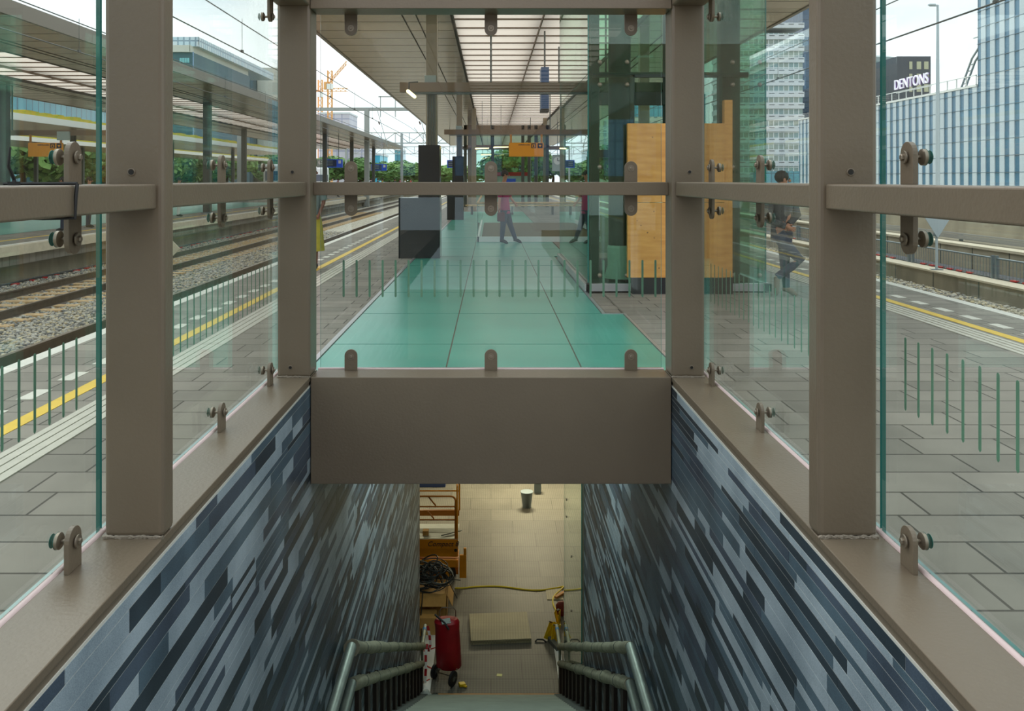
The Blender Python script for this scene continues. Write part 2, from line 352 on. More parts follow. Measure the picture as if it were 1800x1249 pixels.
def thing(name, loc, label, cat, group=None, kind=None):
    o = bpy.data.objects.new(name, None); COL.objects.link(o); o.location = loc; o.empty_display_size = .2
    return tag(o, label, cat, group, kind)
def struct(name, mb, mats, label, cat='building part', bevel=0, smooth=False):
    o = build(name, mb, mats, bevel=bevel, smooth=smooth); tag(o, label, cat, kind='structure'); return o
def dup(root, loc, label=None, group=None):
    r = root.copy(); COL.objects.link(r); r.location = loc
    if label: r['label'] = label
    if group: r['group'] = group
    for ch in list(root.children):
        c = ch.copy(); COL.objects.link(c); c.parent = r
        for g in ch.children:
            d = g.copy(); COL.objects.link(d); d.parent = c
    return r
def text(s, size, loc, rot, m_, parent=None, name='lettering', ext=.005, align='CENTER', shear=0):
    cu = bpy.data.curves.new(name, 'FONT'); cu.body = s; cu.size = size; cu.extrude = ext; cu.align_x = align; cu.align_y = 'CENTER'; cu.shear = shear
    cu.materials.append(M[m_] if isinstance(m_, str) else m_[0])
    t0 = bpy.data.objects.new(name, cu); COL.objects.link(t0); bpy.context.view_layer.update()
    me = bpy.data.meshes.new_from_object(t0.evaluated_get(bpy.context.evaluated_depsgraph_get())); bpy.data.objects.remove(t0)
    o = bpy.data.objects.new(name, me); COL.objects.link(o); o.rotation_euler = rot
    o.location = Vector(loc)-(world_of(parent) if parent else Vector()); o.parent = parent; return o
def pt(px, py, Y): return Vector(((px-863)/F*Y, Y, EYE-(py-315)/F*Y))
SIDE = {-1: 'left', 1: 'right'}

# ------------------------------------------------------------------ own platform (setting)
PE0, PE1 = -4.3, 6.45
CL = 1.65                                   # half width of the stair opening at platform level
mb = MB(); mb.box(PE0+.15, -CL, -14, 140, -.5, 0); struct('floor_left', mb, 'paver', 'grey concrete paved platform left of the stairwell', 'platform')
mb = MB(); mb.box(CL, PE1-.15, -14, 140, -.5, 0); struct('floor_right', mb, 'paver', 'grey concrete paved platform right of the stairwell', 'platform')
mb = MB(); mb.box(-CL, CL, 6.62, 140, -.5, -.012); struct('floor_middle', mb, 'paver', 'platform floor between the two paved strips', 'platform')
for s, e in ((-1, PE0), (1, PE1)):
    i = e-s*.15
    struct('trim_'+SIDE[s], MB().box(e, i, -14, 140, -.28, .002), 'white_line', 'white painted edge stone of the %s platform edge' % SIDE[s], 'platform edge')
    struct('wall_platform_'+SIDE[s], MB().box(e-s*.35, e-s*.6, -14, 140, -1.0, -.28), 'concrete_d', 'concrete wall below the %s platform edge' % SIDE[s], 'platform wall')
YL = {-1: -3.22, 1: 5.45}; SQ = {-1: -3.52, 1: 5.76}; TA = {-1: (-2.96, -2.72), 1: (5.02, 5.28)}
for s in (-1, 1):
    sd = SIDE[s]
    tag(build('yellow_line', MB().box(YL[s]-.06, YL[s]+.06, -14, 140, 0, .004), 'yellow_line'), 'yellow safety line painted along the %s side of the platform' % sd, 'line')
    mb = MB(); k = 0
    for j in range(4):
        x = TA[s][0]+j*(TA[s][1]-TA[s][0])/3.2; mb.box(x, x+.052, -14, 140, 0, .008)
    for j in range(3):
        x = TA[s][0]+.055+j*(TA[s][1]-TA[s][0])/3.2; mb.box(x, x+.02, -14, 140, 0, .003)
    tag(build('tactile_strip', mb, 'tactile'), 'pale ribbed guidance strip beside the %s yellow line' % sd, 'tactile strip')
    base = build('white_marker_block', MB().box(SQ[s]-.06, SQ[s]+.06, 4.5, 4.8, 0, .004), 'white_sq')
    tag(base, 'white paving block in the dashed row beside the %s yellow line' % sd, 'paving block', 'white blocks along the %s platform edge' % sd)
    for k in range(1, 40):
        c = base.copy(); COL.objects.link(c); c.location = base.location+Vector((0, .6*k, 0))
# green glass floor panes
cols = [(-1.59, -.395), (-.395, .797), (.797, 1.63)]
rows = [(6.66, 8.425)]+[(8.425+1.92*i, 8.425+1.92*(i+1)) for i in range(18)]
rown = ['nearest row, right behind the glass wall', 'second row', 'third row', 'fourth row', 'fifth row']+['row %s' % w_ for w_ in ('six', 'seven', 'eight', 'nine', 'ten', 'eleven', 'twelve', 'thirteen', 'fourteen', 'fifteen', 'sixteen', 'seventeen', 'eighteen', 'nineteen')]
for r, (a, b) in enumerate(rows):
    for c, (x0, x1) in enumerate(cols):
        if 2 <= r <= 5 and c == 2: x1 = 1.37
        thick = .05 if r in (4, 8) else .016
        mb = MB().box(x0+.007, x1-.007, a+.007, b-thick, -.012, .002)
        o = build('floor_pane', mb, 'green_glass')
        tag(o, 'green glass floor pane, %s column, %s' % (('left', 'middle', 'right')[c], rown[r]), 'floor pane', 'green glass floor panes')
mb = MB(); mb.box(-1.64, -1.59, 6.66, 43, -.012, .012); mb.box(1.63, 1.66, 6.66, 10.3, -.012, .01); mb.box(1.37, 1.65, 10.29, 10.33, -.012, .01); mb.box(1.372, 1.41, 10.33, 17.3, -.012, .01)
build('trim_1', mb, 'steel_light'); tag(bpy.data.objects['trim_1'], 'metal edging around the green glass floor', 'edging', kind='structure')
mb = MB(); mb.box(-1.59, 1.63, 6.66, 10.3, -.013, -.004).box(-1.59, 1.372, 10.3, 43, -.013, -.004); build('trim_2', mb, 'floor_joint'); tag(bpy.data.objects['trim_2'], 'brown joint bed below the green glass panes', 'joint bed', kind='structure')

# ------------------------------------------------------------------ stairwell walls, caps, beam
TYPES = ['g_light', 'g_dark', 'g_mid', 'g_slate']
def granite_wall(s, y0, y1):
    rnd = random.Random(11+s); mb = MB(); fx = s*1.372
    z = .085
    mb.box(fx+s*.0016, s*1.60, y0, 6.6, FLZ, .095, 4); mb.box(fx+s*.0016, s*1.60, 6.6, y1, FLZ, -.56, 4)
    gap = .0019
    first = True
    while z > FLZ:
        h = rnd.choice((.035, .045, .06, .08, .095)) if not first else .055
        first = False
        zz = max(z-h, FLZ); y = y0-rnd.random()*.8; last = -1
        while y < y1:
            ln = rnd.choice((.3, .45, .6, .8, 1.0, 1.2, 1.4)); t = rnd.choice((0, 0, 0, 1, 1, 2, 2, 3))
            if t == last and rnd.random() < .6: t = rnd.choice((0, 1, 2, 3))
            last = t; a = max(y, y0)+gap; b = min(y+ln, y1 if z < -.56 else 6.55)-gap
            if b > a+.01: mb.add([(fx, a, zz+gap), (fx, b, zz+gap), (fx, b, z-gap), (fx, a, z-gap), (fx+s*.012, a, zz+gap), (fx+s*.012, b, zz+gap), (fx+s*.012, b, z-gap), (fx+s*.012, a, z-gap)],
                                 [(0, 1, 2, 3), (0, 1, 5, 4), (3, 2, 6, 7), (0, 3, 7, 4), (1, 2, 6, 5)], t)
            y += ln
        z = zz
    return struct('wall_'+SIDE[s], mb, TYPES+['grout'], '%s stairwell wall clad in stacked pale and dark granite strips' % SIDE[s], 'wall')
granite_wall(-1, -.5, 16.1); granite_wall(1, -.5, 12.35)
for s in (-1, 1):
    mb = MB(); mb.box(s*1.372, s*1.645, -.5, 6.60, .125, .16); mb.box(s*1.378, s*1.40, -.5, 6.336, .09, .125)
    struct('trim_cap_'+SIDE[s], mb, 'paint', 'brown painted steel cap on top of the %s granite wall' % SIDE[s], 'wall cap', bevel=.004)
    mb = MB().tube([(s*1.655, -.5, .155), (s*1.655, 6.6, .155)], .014, 10)
    struct('trim_seal_'+SIDE[s], mb, 'seal', 'pale pink sealing strip at the foot of the %s glass wall' % SIDE[s], 'seal', smooth=True)
    struct('wall_upstand_'+SIDE[s], MB().box(s*1.60, s*1.70, -.5, 6.62, -.6, .125), 'paint', 'brown steel upstand below the %s glass wall' % SIDE[s], 'upstand')
mb = MB(); mb.box(-1.366, 1.366, 6.336, 6.60, -.646, .16)
struct('beam_front', mb, 'paint', 'deep brown steel beam across the stairwell below the front glass', 'beam', bevel=.004)
struct('trim_seal_front', MB().tube([(-1.37, 6.635, .155), (1.37, 6.635, .155)], .012, 10), 'seal', 'pale pink sealing strip at the foot of the front glass', 'seal', smooth=True)
# stairwell ceiling behind the beam and concourse shell
mb = MB(); mb.box(-1.6, 1.6, 6.62, 16.1, -.75, -.55); struct('ceiling_stairwell', mb, 'conc_wall', 'ceiling above the lower stair flight', 'ceiling')
struct('wall_concourse_front', MB().box(-1.6, 1.6, 16.1, 16.3, -4.1, -.76).box(-10, -1.60, 16.1, 16.3, -4.1, -1.4).box(1.6, 10, 16.1, 16.3, -4.1, -1.4).box(-10, -1.60, 16.1, 16.3, FLZ, -4.1).box(1.75, 10, 16.1, 16.3, FLZ, -4.1), 'conc_wall', 'concourse wall around the foot of the stairs', 'wall')
mb = MB(); mb.box(-10, 10, 15.08, 32, FLZ-.3, FLZ); struct('floor_concourse', mb, 'grip', 'grip plate floor at the foot of the stairs', 'floor')
struct('ceiling_concourse', MB().box(-10, 10, 16.3, 32, -4.2, -4.0), 'conc_wall', 'concourse ceiling', 'ceiling')
struct('wall_concourse_back', MB().box(-10, 10, 32, 32.2, FLZ, -4.1), 'conc_wall', 'far wall of the concourse', 'wall')
struct('wall_concourse_left', MB().box(-10.2, -10, 16.3, 32.2, FLZ, -4.1), 'conc_wall', 'left wall of the concourse', 'wall')
struct('wall_concourse_right', MB().box(10, 10.2, 16.3, 32.2, FLZ, -4.1), 'conc_wall', 'right wall of the concourse', 'wall')
struct('wall_recess', MB().box(2.3, 2.4, 12.35, 16.1, FLZ, -.6).box(1.6, 2.3, 12.3, 12.35, FLZ, -.6), 'conc_wall', 'recess wall behind the glass panel beside the stairs', 'wall')
for (lx, ly) in ((-2.6, 23.0), (1.2, 25.0), (4.5, 24.0), (-.2, 18.8)):
    r = thing('ceiling_lamp', (lx, ly, -4.2), 'long ceiling lamp in the concourse, hidden above the beam', 'lamp', 'concourse ceiling lamps')
    build('housing', MB().box(lx-.78, lx+.78, ly-.12, ly+.12, -4.2, -4.15), 'white', r)

for sx_, sy_ in ((-1.1, 9.5), (1.1, 9.5), (-1.1, 12.5), (1.1, 12.5), (0, 15.2)):
    r = thing('stairwell_fill_housing', (sx_, sy_, -.8), 'slim housing of an added fill light above the lower stairs, unseen behind the beam', 'lamp', 'added stairwell fill lights')  # housings go with the added fill lights
    build('housing', MB().box(sx_-.08, sx_+.08, sy_-.62, sy_+.62, -.82, -.75), 'white', r)

# ------------------------------------------------------------------ glass shelter frame around the stairwell
fr = thing('shelter_frame', (0, 3.5, .16), 'brown grey welded steel frame with square posts carrying the glass around the stairs', 'steel frame')
ZT = 2.953
def lug(face, a, x, z0, up, par):          # rounded steel tab; face 'x' side walls, 'y' front wall ; a = coordinate along wall
    w_, h, th = .05, .165, .02; poly = []
    sgn = 1 if up else -1
    poly = [(a-w_, z0), (a-w_, z0+sgn*(h-w_))]+[(a-w_*math.cos(t), z0+sgn*(h-w_+w_*math.sin(t))) for t in np.linspace(0, math.pi, 13)[1:-1]]+[(a+w_, z0+sgn*(h-w_)), (a+w_, z0)]
    lo, hi = (x, x+th) if face == 'y' else ((x, x+th) if x > 0 else (x-th, x))
    return build('lug', MB().prism(poly, 'y' if face == 'y' else 'x', lo, hi), 'paint', par, bevel=.002)
def hole(x, y, z, par, ax='y'):
    mb = MB()
    ring = [(x+.014*math.cos(t), y, z+.014*math.sin(t)) for t in np.linspace(0, 2*math.pi, 17)]
    h = build('bolt_hole', MB().tube([(x, y-.004, z), (x, y+.001, z)], .011, 14), 'hole_dark', par)  # black disc paints the dark inside of the hole
    build('hole_rim', MB().tube(ring, .0035, 6, caps=False), 'paint', h, smooth=True)
for s in (-1, 1):
    for (ya, yb) in ((.64, .76), (3.50, 3.62), (6.336, 6.586)):
        p = build('post', MB().box(s*1.37, s*1.62, ya, yb, .16, 3.3 if ya < 6 else ZT+.26), 'paint', fr, bevel=.022)
        if ya > 3: 
            wb = MB()
            pp = [(s*(1.37+.25*i/24), ya-.006+.003*random.random(), .163+.004*random.random()) for i in range(25)]
            build('weld', wb.tube(pp, [.006+.004*random.random() for _ in pp], 6), 'weld', fr, smooth=True)
            hole(s*(1.505), ya-.001, 1.69 if ya < 4 else 1.715, fr)
        if ya > 6: hole(s*1.52, ya-.001, .235, fr)
    build('mid_rail', MB().box(s*1.40, s*1.62, -.4, 3.50, 1.535, 1.64), 'paint', fr, bevel=.008)
    build('mid_rail', MB().box(s*1.40, s*1.62, 3.62, 6.336, 1.535, 1.64), 'paint', fr, bevel=.008)
    build('top_beam', MB().box(s*1.37, s*1.62, -.4, 6.336, ZT+.02, ZT+.27), 'paint', fr, bevel=.015)
build('top_beam', MB().box(-1.37, 1.37, 6.336, 6.586, ZT, ZT+.25), 'paint', fr, bevel=.006)
build('mid_rail', MB().box(-1.37, 1.37, 6.45, 6.56, 1.536, 1.638), 'paint', fr, bevel=.006)
FY = 6.66; GX = 1.67
lugs_side = (1.02, 2.12, 3.22, 3.92, 5.0, 6.10)
for x in (-1.1, 0, 1.1):
    for z0, up in ((.16, True), (1.637, True), (1.538, False), (ZT, False)): lug('y', x, 6.565, z0, up, fr)
for s in (-1, 1):
    for y in lugs_side:
        for z0, up in ((.16, True), (1.64, True), (1.536, False), (ZT+.02, False)): lug('x', y, s*1.60, z0, up, fr)
# glass panes with their fittings
def fitting(par, x, y, z, d):              # d: outward direction of the stud
    d = Vector(d); c = Vector((x, y, z)); g = 'y' if abs(d.y) > .5 else 'x'
    f = build('glass_fitting', MB().tube([c-d*.012, c+d*.045], .008, 10).tube([c+d*.040, c+d*.046, c+d*.058], [.024, .032, .032], 20).tube([c+d*.0775, c+d*.083], [.022, .018], 20), 'steel', par, smooth=True)
    build('refraction_ring', MB().tube([c+d*.0582, c+d*.0595], [.033, .033], 20).tube([c+d*.0765, c+d*.0775], [.027, .027], 20), 'pane_edge', f, smooth=True)  # green rings added to imitate the glass thickness seen by refraction
    build('bolt_head', MB().tube([c-d*.036, c-d*.034, c-d*.02], [.010, .013, .013], 6), 'steel', f)
    build('washer', MB().tube([c-d*.026, c-d*.0205], [.025, .026], 18), 'steel', f, smooth=True)
def pane(nm, box_, axis, label, holes, stripes=None):
    x0, x1, y0, y1, z0, z1 = box_
    r = thing('glass_screen', ((x0+x1)/2, (y0+y1)/2, z0), label, 'glass pane', 'glass panes around the stairs')
    mis = [1, 1, 0, 0, 1, 1] if axis == 'y' else [1, 1, 1, 1, 0, 0]
    build('glass_sheet', MB().box(x0, x1, y0, y1, z0, z1, mis=mis), ['pane', 'pane_edge'], r)
    for h in holes: fitting(r, *h)
    if stripes:
        mb = MB(); zA, zB = .72, 1.018
        for a in stripes:
            poly = [(a-.0085, zA+.0085), (a-.0085, zB-.0085)]+[(a-.0085*math.cos(t), zB-.0085+.0085*math.sin(t)) for t in np.linspace(0, math.pi, 7)[1:-1]]+[(a+.0085, zB-.0085), (a+.0085, zA+.0085), (a, zA)]
            if axis == 'y': mb.prism(poly, 'y', y1, y1+.0008)
            else:
                xx = x1 if x0 > 0 else x0; mb.prism(poly, 'x', xx, xx+(.0008 if x0 > 0 else -.0008))
        build('safety_stripes', mb, 'frit', r)
fz = (.268, 1.745, 1.43, ZT-.108)
pane('f', (-1.355, 1.355, FY-.014, FY+.002, .165, 1.583), 'y', 'lower front glass pane above the beam, printed with a row of green bars',
     [(x, 6.588, z, (0, 1, 0)) for x in (-1.1, 0, 1.1) for z in (fz[0], fz[2])], [-1.1695+.1035*i-.004 for i in range(25) if -1.31 < -1.1695+.1035*i < 1.33])
pane('f', (-1.355, 1.355, FY-.014, FY+.002, 1.592, 3.05), 'y', 'upper front glass pane facing the platform, above the middle rail',
     [(x, 6.588, z, (0, 1, 0)) for x in (-1.1, 0, 1.1) for z in (fz[1], fz[3])])
for s in (-1, 1):
    sd = SIDE[s]
    for nm, ya, yb, lg in (('near', .70, 3.565, lugs_side[:3]), ('far', 3.585, 6.60, lugs_side[3:])):
        xa, xb = s*(GX-.002), s*(GX+.014)
        st = [v for v in [2.26+.1035*i for i in range(44)] if ya+.12 < v < yb-.1]
        if nm == 'near': st = [2.26+.1035*i for i in range(-14, 12)]
        pane('s', (min(xa, xb), max(xa, xb), ya, yb, .165, 1.583), 'x', '%s %s side glass pane below the middle rail, with green bars' % (nm, sd),
             [(s*1.612, y, z, (s, 0, 0)) for y in lg for z in (fz[0], fz[2])], st)
        pane('s', (min(xa, xb), max(xa, xb), ya, yb, 1.592, 3.05), 'x', '%s %s side glass pane above the middle rail' % (nm, sd),
             [(s*1.612, y, z, (s, 0, 0)) for y in lg for z in (fz[1], fz[3])])
# cable ties on the left rail
ct = thing('cable_tie', (-1.5, 2.53, 1.64), 'black cable tie with an upright tail around the near left rail', 'cable tie', 'cable ties on the left rail')
mb = MB(); mb.tube([(-1.39, 2.81, 1.645), (-1.39, 2.80, 1.60), (-1.392, 2.80, 1.53), (-1.5, 2.80, 1.528), (-1.63, 2.80, 1.53), (-1.63, 2.8, 1.645), (-1.39, 2.81, 1.646)], .006, 6)
build('loop', mb, 'rubber', ct, smooth=True)
build('tail', MB().tube([(-1.5, 2.63, 1.645), (-1.5, 2.63, 1.66), (-1.50, 2.6, 1.70), (-1.495, 2.6, 1.76)], [.008, .006, .005, .003], 6), 'rubber', ct, smooth=True)
build('tie_lock', MB().box(-1.512, -1.488, 2.615, 2.645, 1.641, 1.653), 'rubber', ct)

# ------------------------------------------------------------------ lower stairs
st = thing('staircase', (0, 11, FLZ), 'lower stair flight covered with pale grey protective sheet', 'stairs')
y0s, z0s, n_st = 7.6, -3.4, 24
rs = (z0s-FLZ)/n_st; tr = (15.08-y0s)/n_st
mb = MB(); mb.box(-1.37, 1.37, 4.9, y0s, z0s-.3, z0s)
for i in range(n_st):
    mb.box(-1.37, 1.37, y0s+i*tr, y0s+(i+1)*tr+.02, z0s-(i+1)*rs-.25, z0s-(i+1)*rs)
build('steps', mb, 'cover', st)
for s in (-1, 1):
    mb = MB()
    for i in range(n_st): mb.box(s*1.12, s*1.37, y0s+i*tr, y0s+(i+1)*tr+.02, z0s-(i+1)*rs, z0s-(i+1)*rs+.012)
    build('step_side_strip', mb, 'riser', st)
struct('trim_step_edge', MB().box(-.95, 1.29, 14.93, 15.08, FLZ-.05, FLZ+.014), 'wood', 'timber strip at the top edge of the stairs', 'timber strip')
for s in (-1, 1):
    x0, x1 = (-1.37, -1.10) if s < 0 else (1.25, 1.37)
    tag(build('floor_board', MB().box(x0, x1, 15.1, 17.2 if s < 0 else 16.6, FLZ, FLZ+.02), 'white'), 'white board lying on the floor beside the %s handrail end' % SIDE[s], 'board')
# handrails
def lumpy(p0, p1, r, n=26, seed=1):
    rnd = random.Random(seed); pts = []; rr = []
    for i in range(n+1):
        t = i/n; p = Vector(p0).lerp(Vector(p1), t); pts.append(p+Vector((0, 0, -.012*rnd.random()))); rr.append(r*(.9+.22*rnd.random()+(.35 if rnd.random() < .15 else 0)))
    for q_ in range(1): rr = [rr[0]]+[(rr[i-1]+2*rr[i]+rr[i+1])/4 for i in range(1, n)]+[rr[-1]]
    return pts, rr
for s in (-1, 1):
    sd = SIDE[s]
    h = thing('handrail', (s*1.25, 7.56, z0s), '%s double handrail wrapped in dusty foam, bare pipe at the landing' % sd, 'handrail', 'handrails of the lower stairs')
    for k, (za, zb, yb) in enumerate(((-2.53, -6.82, 15.2), (-2.86, -7.13, 15.2))):
        x = s*(1.25-.0*k)
        build('pipe', MB().tube([(x, 5.0, za), (x, 7.5, za)], .045, 14), 'pipe', h, smooth=True)
        pts, rr = lumpy((x, 7.5, za), (x, yb, zb), .052, 34, 3+k+s)
        w_ = build('foam_wrap', MB().tube(pts, rr, 10), 'foam', h, smooth=True)
        for j in range(3, 33, 4): build('tape_band', MB().tube([pts[j]-Vector((0, .012, -.007)), pts[j]+Vector((0, .012, -.007))], rr[j]*1.04, 10), 'riser', w_, smooth=True)
    build('end_pipe', MB().tube([(s*1.25, 15.2, -6.82), (s*1.25, 15.9, -6.82)], .034, 12), 'pipe', h, smooth=True)
    build('tape_ring', MB().tube([(s*1.25, 15.72, -6.82), (s*1.25, 15.79, -6.82)], .038, 12), 'blue_tape', h, smooth=True)
    for j in range(13):
        y = 7.9+j*.6; t = (y-7.56)/7.64; zt = -2.86-4.27*t; zb = z0s-((y-y0s)/tr)*rs-.1
        if y > 15.1: break
        build('baluster', MB().box(s*1.235, s*1.275, y-.08, y+.08, max(zb, FLZ), zt), 'post_dk', h)
    build('end_post', MB().tube([(s*1.25, 15.2, FLZ), (s*1.25, 15.2, -6.82)], .024, 10), 'pipe', h, smooth=True)
# red and white tape around left rail end
tp = thing('barrier_tape', (-1.2, 15.6, FLZ), 'red and white barrier tape hanging from the left handrail end', 'tape')
mb = MB(); seq = [(-1.20, 15.85, -6.80), (-1.16, 15.8, -6.95), (-1.14, 15.75, -7.1), (-1.17, 15.7, -7.2), (-1.19, 15.6, -7.0), (-1.21, 15.5, -7.15), (-1.2, 15.4, -7.35), (-1.21, 15.35, -7.58)]
for i in range(len(seq)-1):
    a, b = Vector(seq[i]), Vector(seq[i+1])
    for q in range(2):
        p0 = a.lerp(b, q/2); p1 = a.lerp(b, (q+1)/2); d = Vector((.024, 0, .0)); e = Vector((0, .002, 0))
        mb.add([p0-d, p0+d, p1+d, p1-d, p0-d+e, p0+d+e, p1+d+e, p1-d+e], [(0, 1, 2, 3), (7, 6, 5, 4), (0, 4, 5, 1), (2, 6, 7, 3), (1, 5, 6, 2), (0, 3, 7, 4)], (i+q+i*1) % 2)
build('strip', mb, ['red', 'red_white'], tp)
mb = MB(); mb.rbox((-1.17, 16.5, FLZ+.024), (.34, .03, .004), (0, 0, .5)); mb.rbox((-1.2, 15.9, FLZ+.024), (.3, .03, .004), (0, 0, -.7)); mb.rbox((-1.25, 15.4, FLZ+.024), (.3, .03, .004), (0, 0, .7))
build('loose_strip', mb, 'red', tp)
# glass panel at right below
r = thing('glass_screen', (1.345, 13.8, FLZ), 'tall glass screen continuing the right granite wall at the foot of the stairs', 'glass screen')
build('glass_sheet', MB().box(1.335, 1.35, 12.36, 15.3, FLZ+.03, -.8, mis=[1, 1, 1, 1, 0, 0]), ['pane', 'pane_edge'], r)
for (y, z) in ((14.8, -4.0), (14.8, -4.3), (13.9, -4.6), (13.9, -5.5), (14.8, -6.3), (14.8, -7.0)):
    build('glass_fixing', MB().tube([(1.325, y, z), (1.36, y, z)], .022, 12), 'steel', r, smooth=True)
build('base_channel', MB().box(1.325, 1.36, 12.36, 15.3, FLZ, FLZ+.04), 'steel_light', r)

# ------------------------------------------------------------------ things on the concourse floor
# scissor lift
SY = 19.3
def zf(py, Y=SY): return EYE-(py-315)/F*Y
def xf(px, Y=SY): return (px-863)/F*Y
lf = thing('scissor_lift', (-1.6, 19.7, FLZ), 'orange scissor lift with folded guard rails standing at the left of the concourse', 'scissor lift')
XL, XR = -2.65, -.76
build('chassis', MB().box(XL, XR, SY+.1, SY+.75, FLZ+.12, FLZ+.42).box(XL+.1, XR-.1, SY+.05, SY+.8, FLZ+.05, FLZ+.16), 'orange_d', lf, bevel=.01)
for x in (XL+.3, XR-.22):
    for y in (SY+.08, SY+.78): 
        w_ = build('wheel', MB().tube([(x, y-.05, FLZ+.17), (x, y+.05, FLZ+.17)], .17, 20), 'rubber', lf, smooth=True)
        build('hub', MB().tube([(x, y-.055, FLZ+.17), (x, y+.055, FLZ+.17)], .07, 12), 'orange', w_, smooth=True)
build('scissor_arm', MB().rbox((-1.7, SY+.3, FLZ+.54), (1.8, .05, .08), (0, .06, 0)).rbox((-1.7, SY+.42, FLZ+.54), (1.8, .05, .08), (0, -.06, 0)), 'orange', lf)
build('side_panel', MB().box(XL, XR, SY, SY+.06, zf(978), zf(964)).box(XL, XR, SY, SY+.06, zf(997), zf(984)), 'orange', lf, bevel=.005)
fa = build('name_panel', MB().box(XL, XR, SY-.02, SY+.02, zf(963.5), zf(947.5)), 'orange', lf, bevel=.003)
text('Compact 8', .16, (xf(778.5), SY-.025, zf(955)), (math.pi/2, 0, 0), 'ink', fa, ext=.002, shear=.3)
build('deck', MB().box(XL, XR, SY, SY+.82, zf(948), zf(946)), 'off_white', lf)
build('deck_edge', MB().box(XL, XR, SY+.78, SY+.84, zf(930), zf(920)), 'orange_d', lf)
mb = MB()
zt, zm, zl = zf(852), zf(890), zf(913)
rp_ = []
for k in range(7):
    a = math.pi/2*k/6; rp_.append((XR-.06-.1+.1*math.sin(a), SY, zf(872)-.1+.1*math.cos(a)))
mb.tube([(XL, SY, zf(872))]+rp_+[(XR-.06, SY, zf(946))], .021, 8)
mb.tube([(XL, SY, zf(890)), (XR-.06, SY, zf(890))], .018, 8); mb.tube([(XL, SY, zf(913)), (XR-.06, SY, zf(913))], .018, 8)
build('front_guard_rail', mb, 'orange_d', lf, smooth=True)
mb = MB(); rp_ = [(XR-.1+.1*math.sin(math.pi/2*k/6), SY+.8, zf(850)-.1+.1*math.cos(math.pi/2*k/6)) for k in range(7)]
mb.tube([(XL, SY+.8, zf(850))]+rp_+[(XR, SY+.8, zf(920))], .021, 8); mb.tube([(XR-.02, SY, zf(850)-.05), (XR-.02, SY, zf(946))], .02, 8); mb.tube([(XR-.02, SY, zf(852)), (XR-.02, SY+.8, zf(852))], .02, 8)
mb.tube([(XL, SY+.8, zf(885)), (XR, SY+.8, zf(885))], .018, 8)
build('rear_guard_rail', mb, 'orange', lf, smooth=True)
build('brace', MB().tube([(xf(753), SY+.02, zf(873)), (xf(766), SY+.02, zf(889))], .018, 8).tube([(xf(752), SY+.02, zf(899)), (xf(763), SY+.02, zf(912))], .018, 8), 'orange_d', lf, smooth=True)
build('outrigger', MB().box(xf(808), xf(820), SY-.1, SY-.04, zf(1012), zf(972)).box(xf(815), xf(820), SY-.1, SY-.04, zf(972), zf(960)), 'orange', lf, bevel=.01)
build('knob', MB().tube([(xf(801), SY-.03, zf(966)), (xf(801), SY+.01, zf(966))], .035, 14), 'rubber', lf, smooth=True)
tag(build('tool_case', MB().box(xf(742), xf(752), SY+.15, SY+.3, zf(946), zf(938)), 'card', bevel=.005), 'small pale box on the lift deck', 'box')
mb = MB()
for k in range(5):
    a = Vector((xf(775+5*k), SY+.1+.04*k, zf(945)+.012)); mb.tube([a, a+Vector((.18, .05, .02)), a+Vector((.2, .12, .01))], .012, 6)
tag(build('cable_bundle', mb, 'cable_grey', smooth=True), 'loose grey leads lying on the lift deck', 'cable')
# dark cabinet behind
tag(build('equipment_cabinet', MB().box(-2.9, xf(783, 25.2), 25.2, 25.8, FLZ, zf(835, 25.2)), 'blue_dark', bevel=.02), 'dark blue metal cabinet behind the scissor lift', 'cabinet')
# bins
for px, wd, nm, Yb, bt in ((926, .30, 'round tapering metal bucket at the top of the visible floor', 23.7, 867), (945, .22, 'square dark metal box right of the metal bucket', 24.8, 861)):
    x = xf(px, Yb)
    if wd == .30: tag(build('bucket', MB().tube([(x, Yb, FLZ), (x, Yb, FLZ+.42)], [.12, .17], 20).tube([(x, Yb, FLZ+.42), (x, Yb, FLZ+.44)], .18, 20), 'galv', smooth=True), nm, 'bucket')
    else: tag(build('metal_box', MB().box(x-.1, x+.1, Yb-.1, Yb+.1, FLZ, FLZ+.3).box(x-.11, x+.11, Yb-.11, Yb+.11, FLZ+.3, FLZ+.32), 'galv', bevel=.005), nm, 'box')
# cardboard boxes, cable pile
cb = thing('cardboard_box', (-1.25, 17.75, FLZ), 'open cardboard box carrying the pile of black cables', 'box')
mb = MB(); x0, x1, ya, yb, zz = -1.95, -.93, 17.45, 18.1, FLZ+.62
mb.box(x0, x1, ya, ya+.012, FLZ, zz).box(x0, x1, yb-.012, yb, FLZ, zz).box(x0, x0+.012, ya, yb, FLZ, zz).box(x1-.012, x1, ya, yb, FLZ, zz).box(x0, x1, ya, yb, FLZ, FLZ+.02).box(x0, x1, ya, yb, zz-.05, zz-.035)
build('carton', mb, 'card', cb)
build('flap', MB().rbox(((x0+x1)/2, ya-.10, zz-.07), (x1-x0, .27, .008), (.6, 0, 0)), 'card', cb)
build('flap', MB().rbox((x1+.07, (ya+yb)/2, zz-.13), (.25, yb-ya, .008), (0, 1.1, 0)), 'card', cb)
cb2 = build('cardboard_box', MB().box(-1.75, -1.12, 17.0, 17.4, FLZ, FLZ+.36), 'card', bevel=.004)
tag(cb2, 'small closed cardboard box in front of the open one, beside the red bag', 'box')
rnd = random.Random(5); cc = Vector((-1.28, 17.78, FLZ+.74))
pile = thing('cable_pile', (-1.28, 17.78, FLZ+.60), 'tangled heap of black cables on the cardboard box', 'cables')
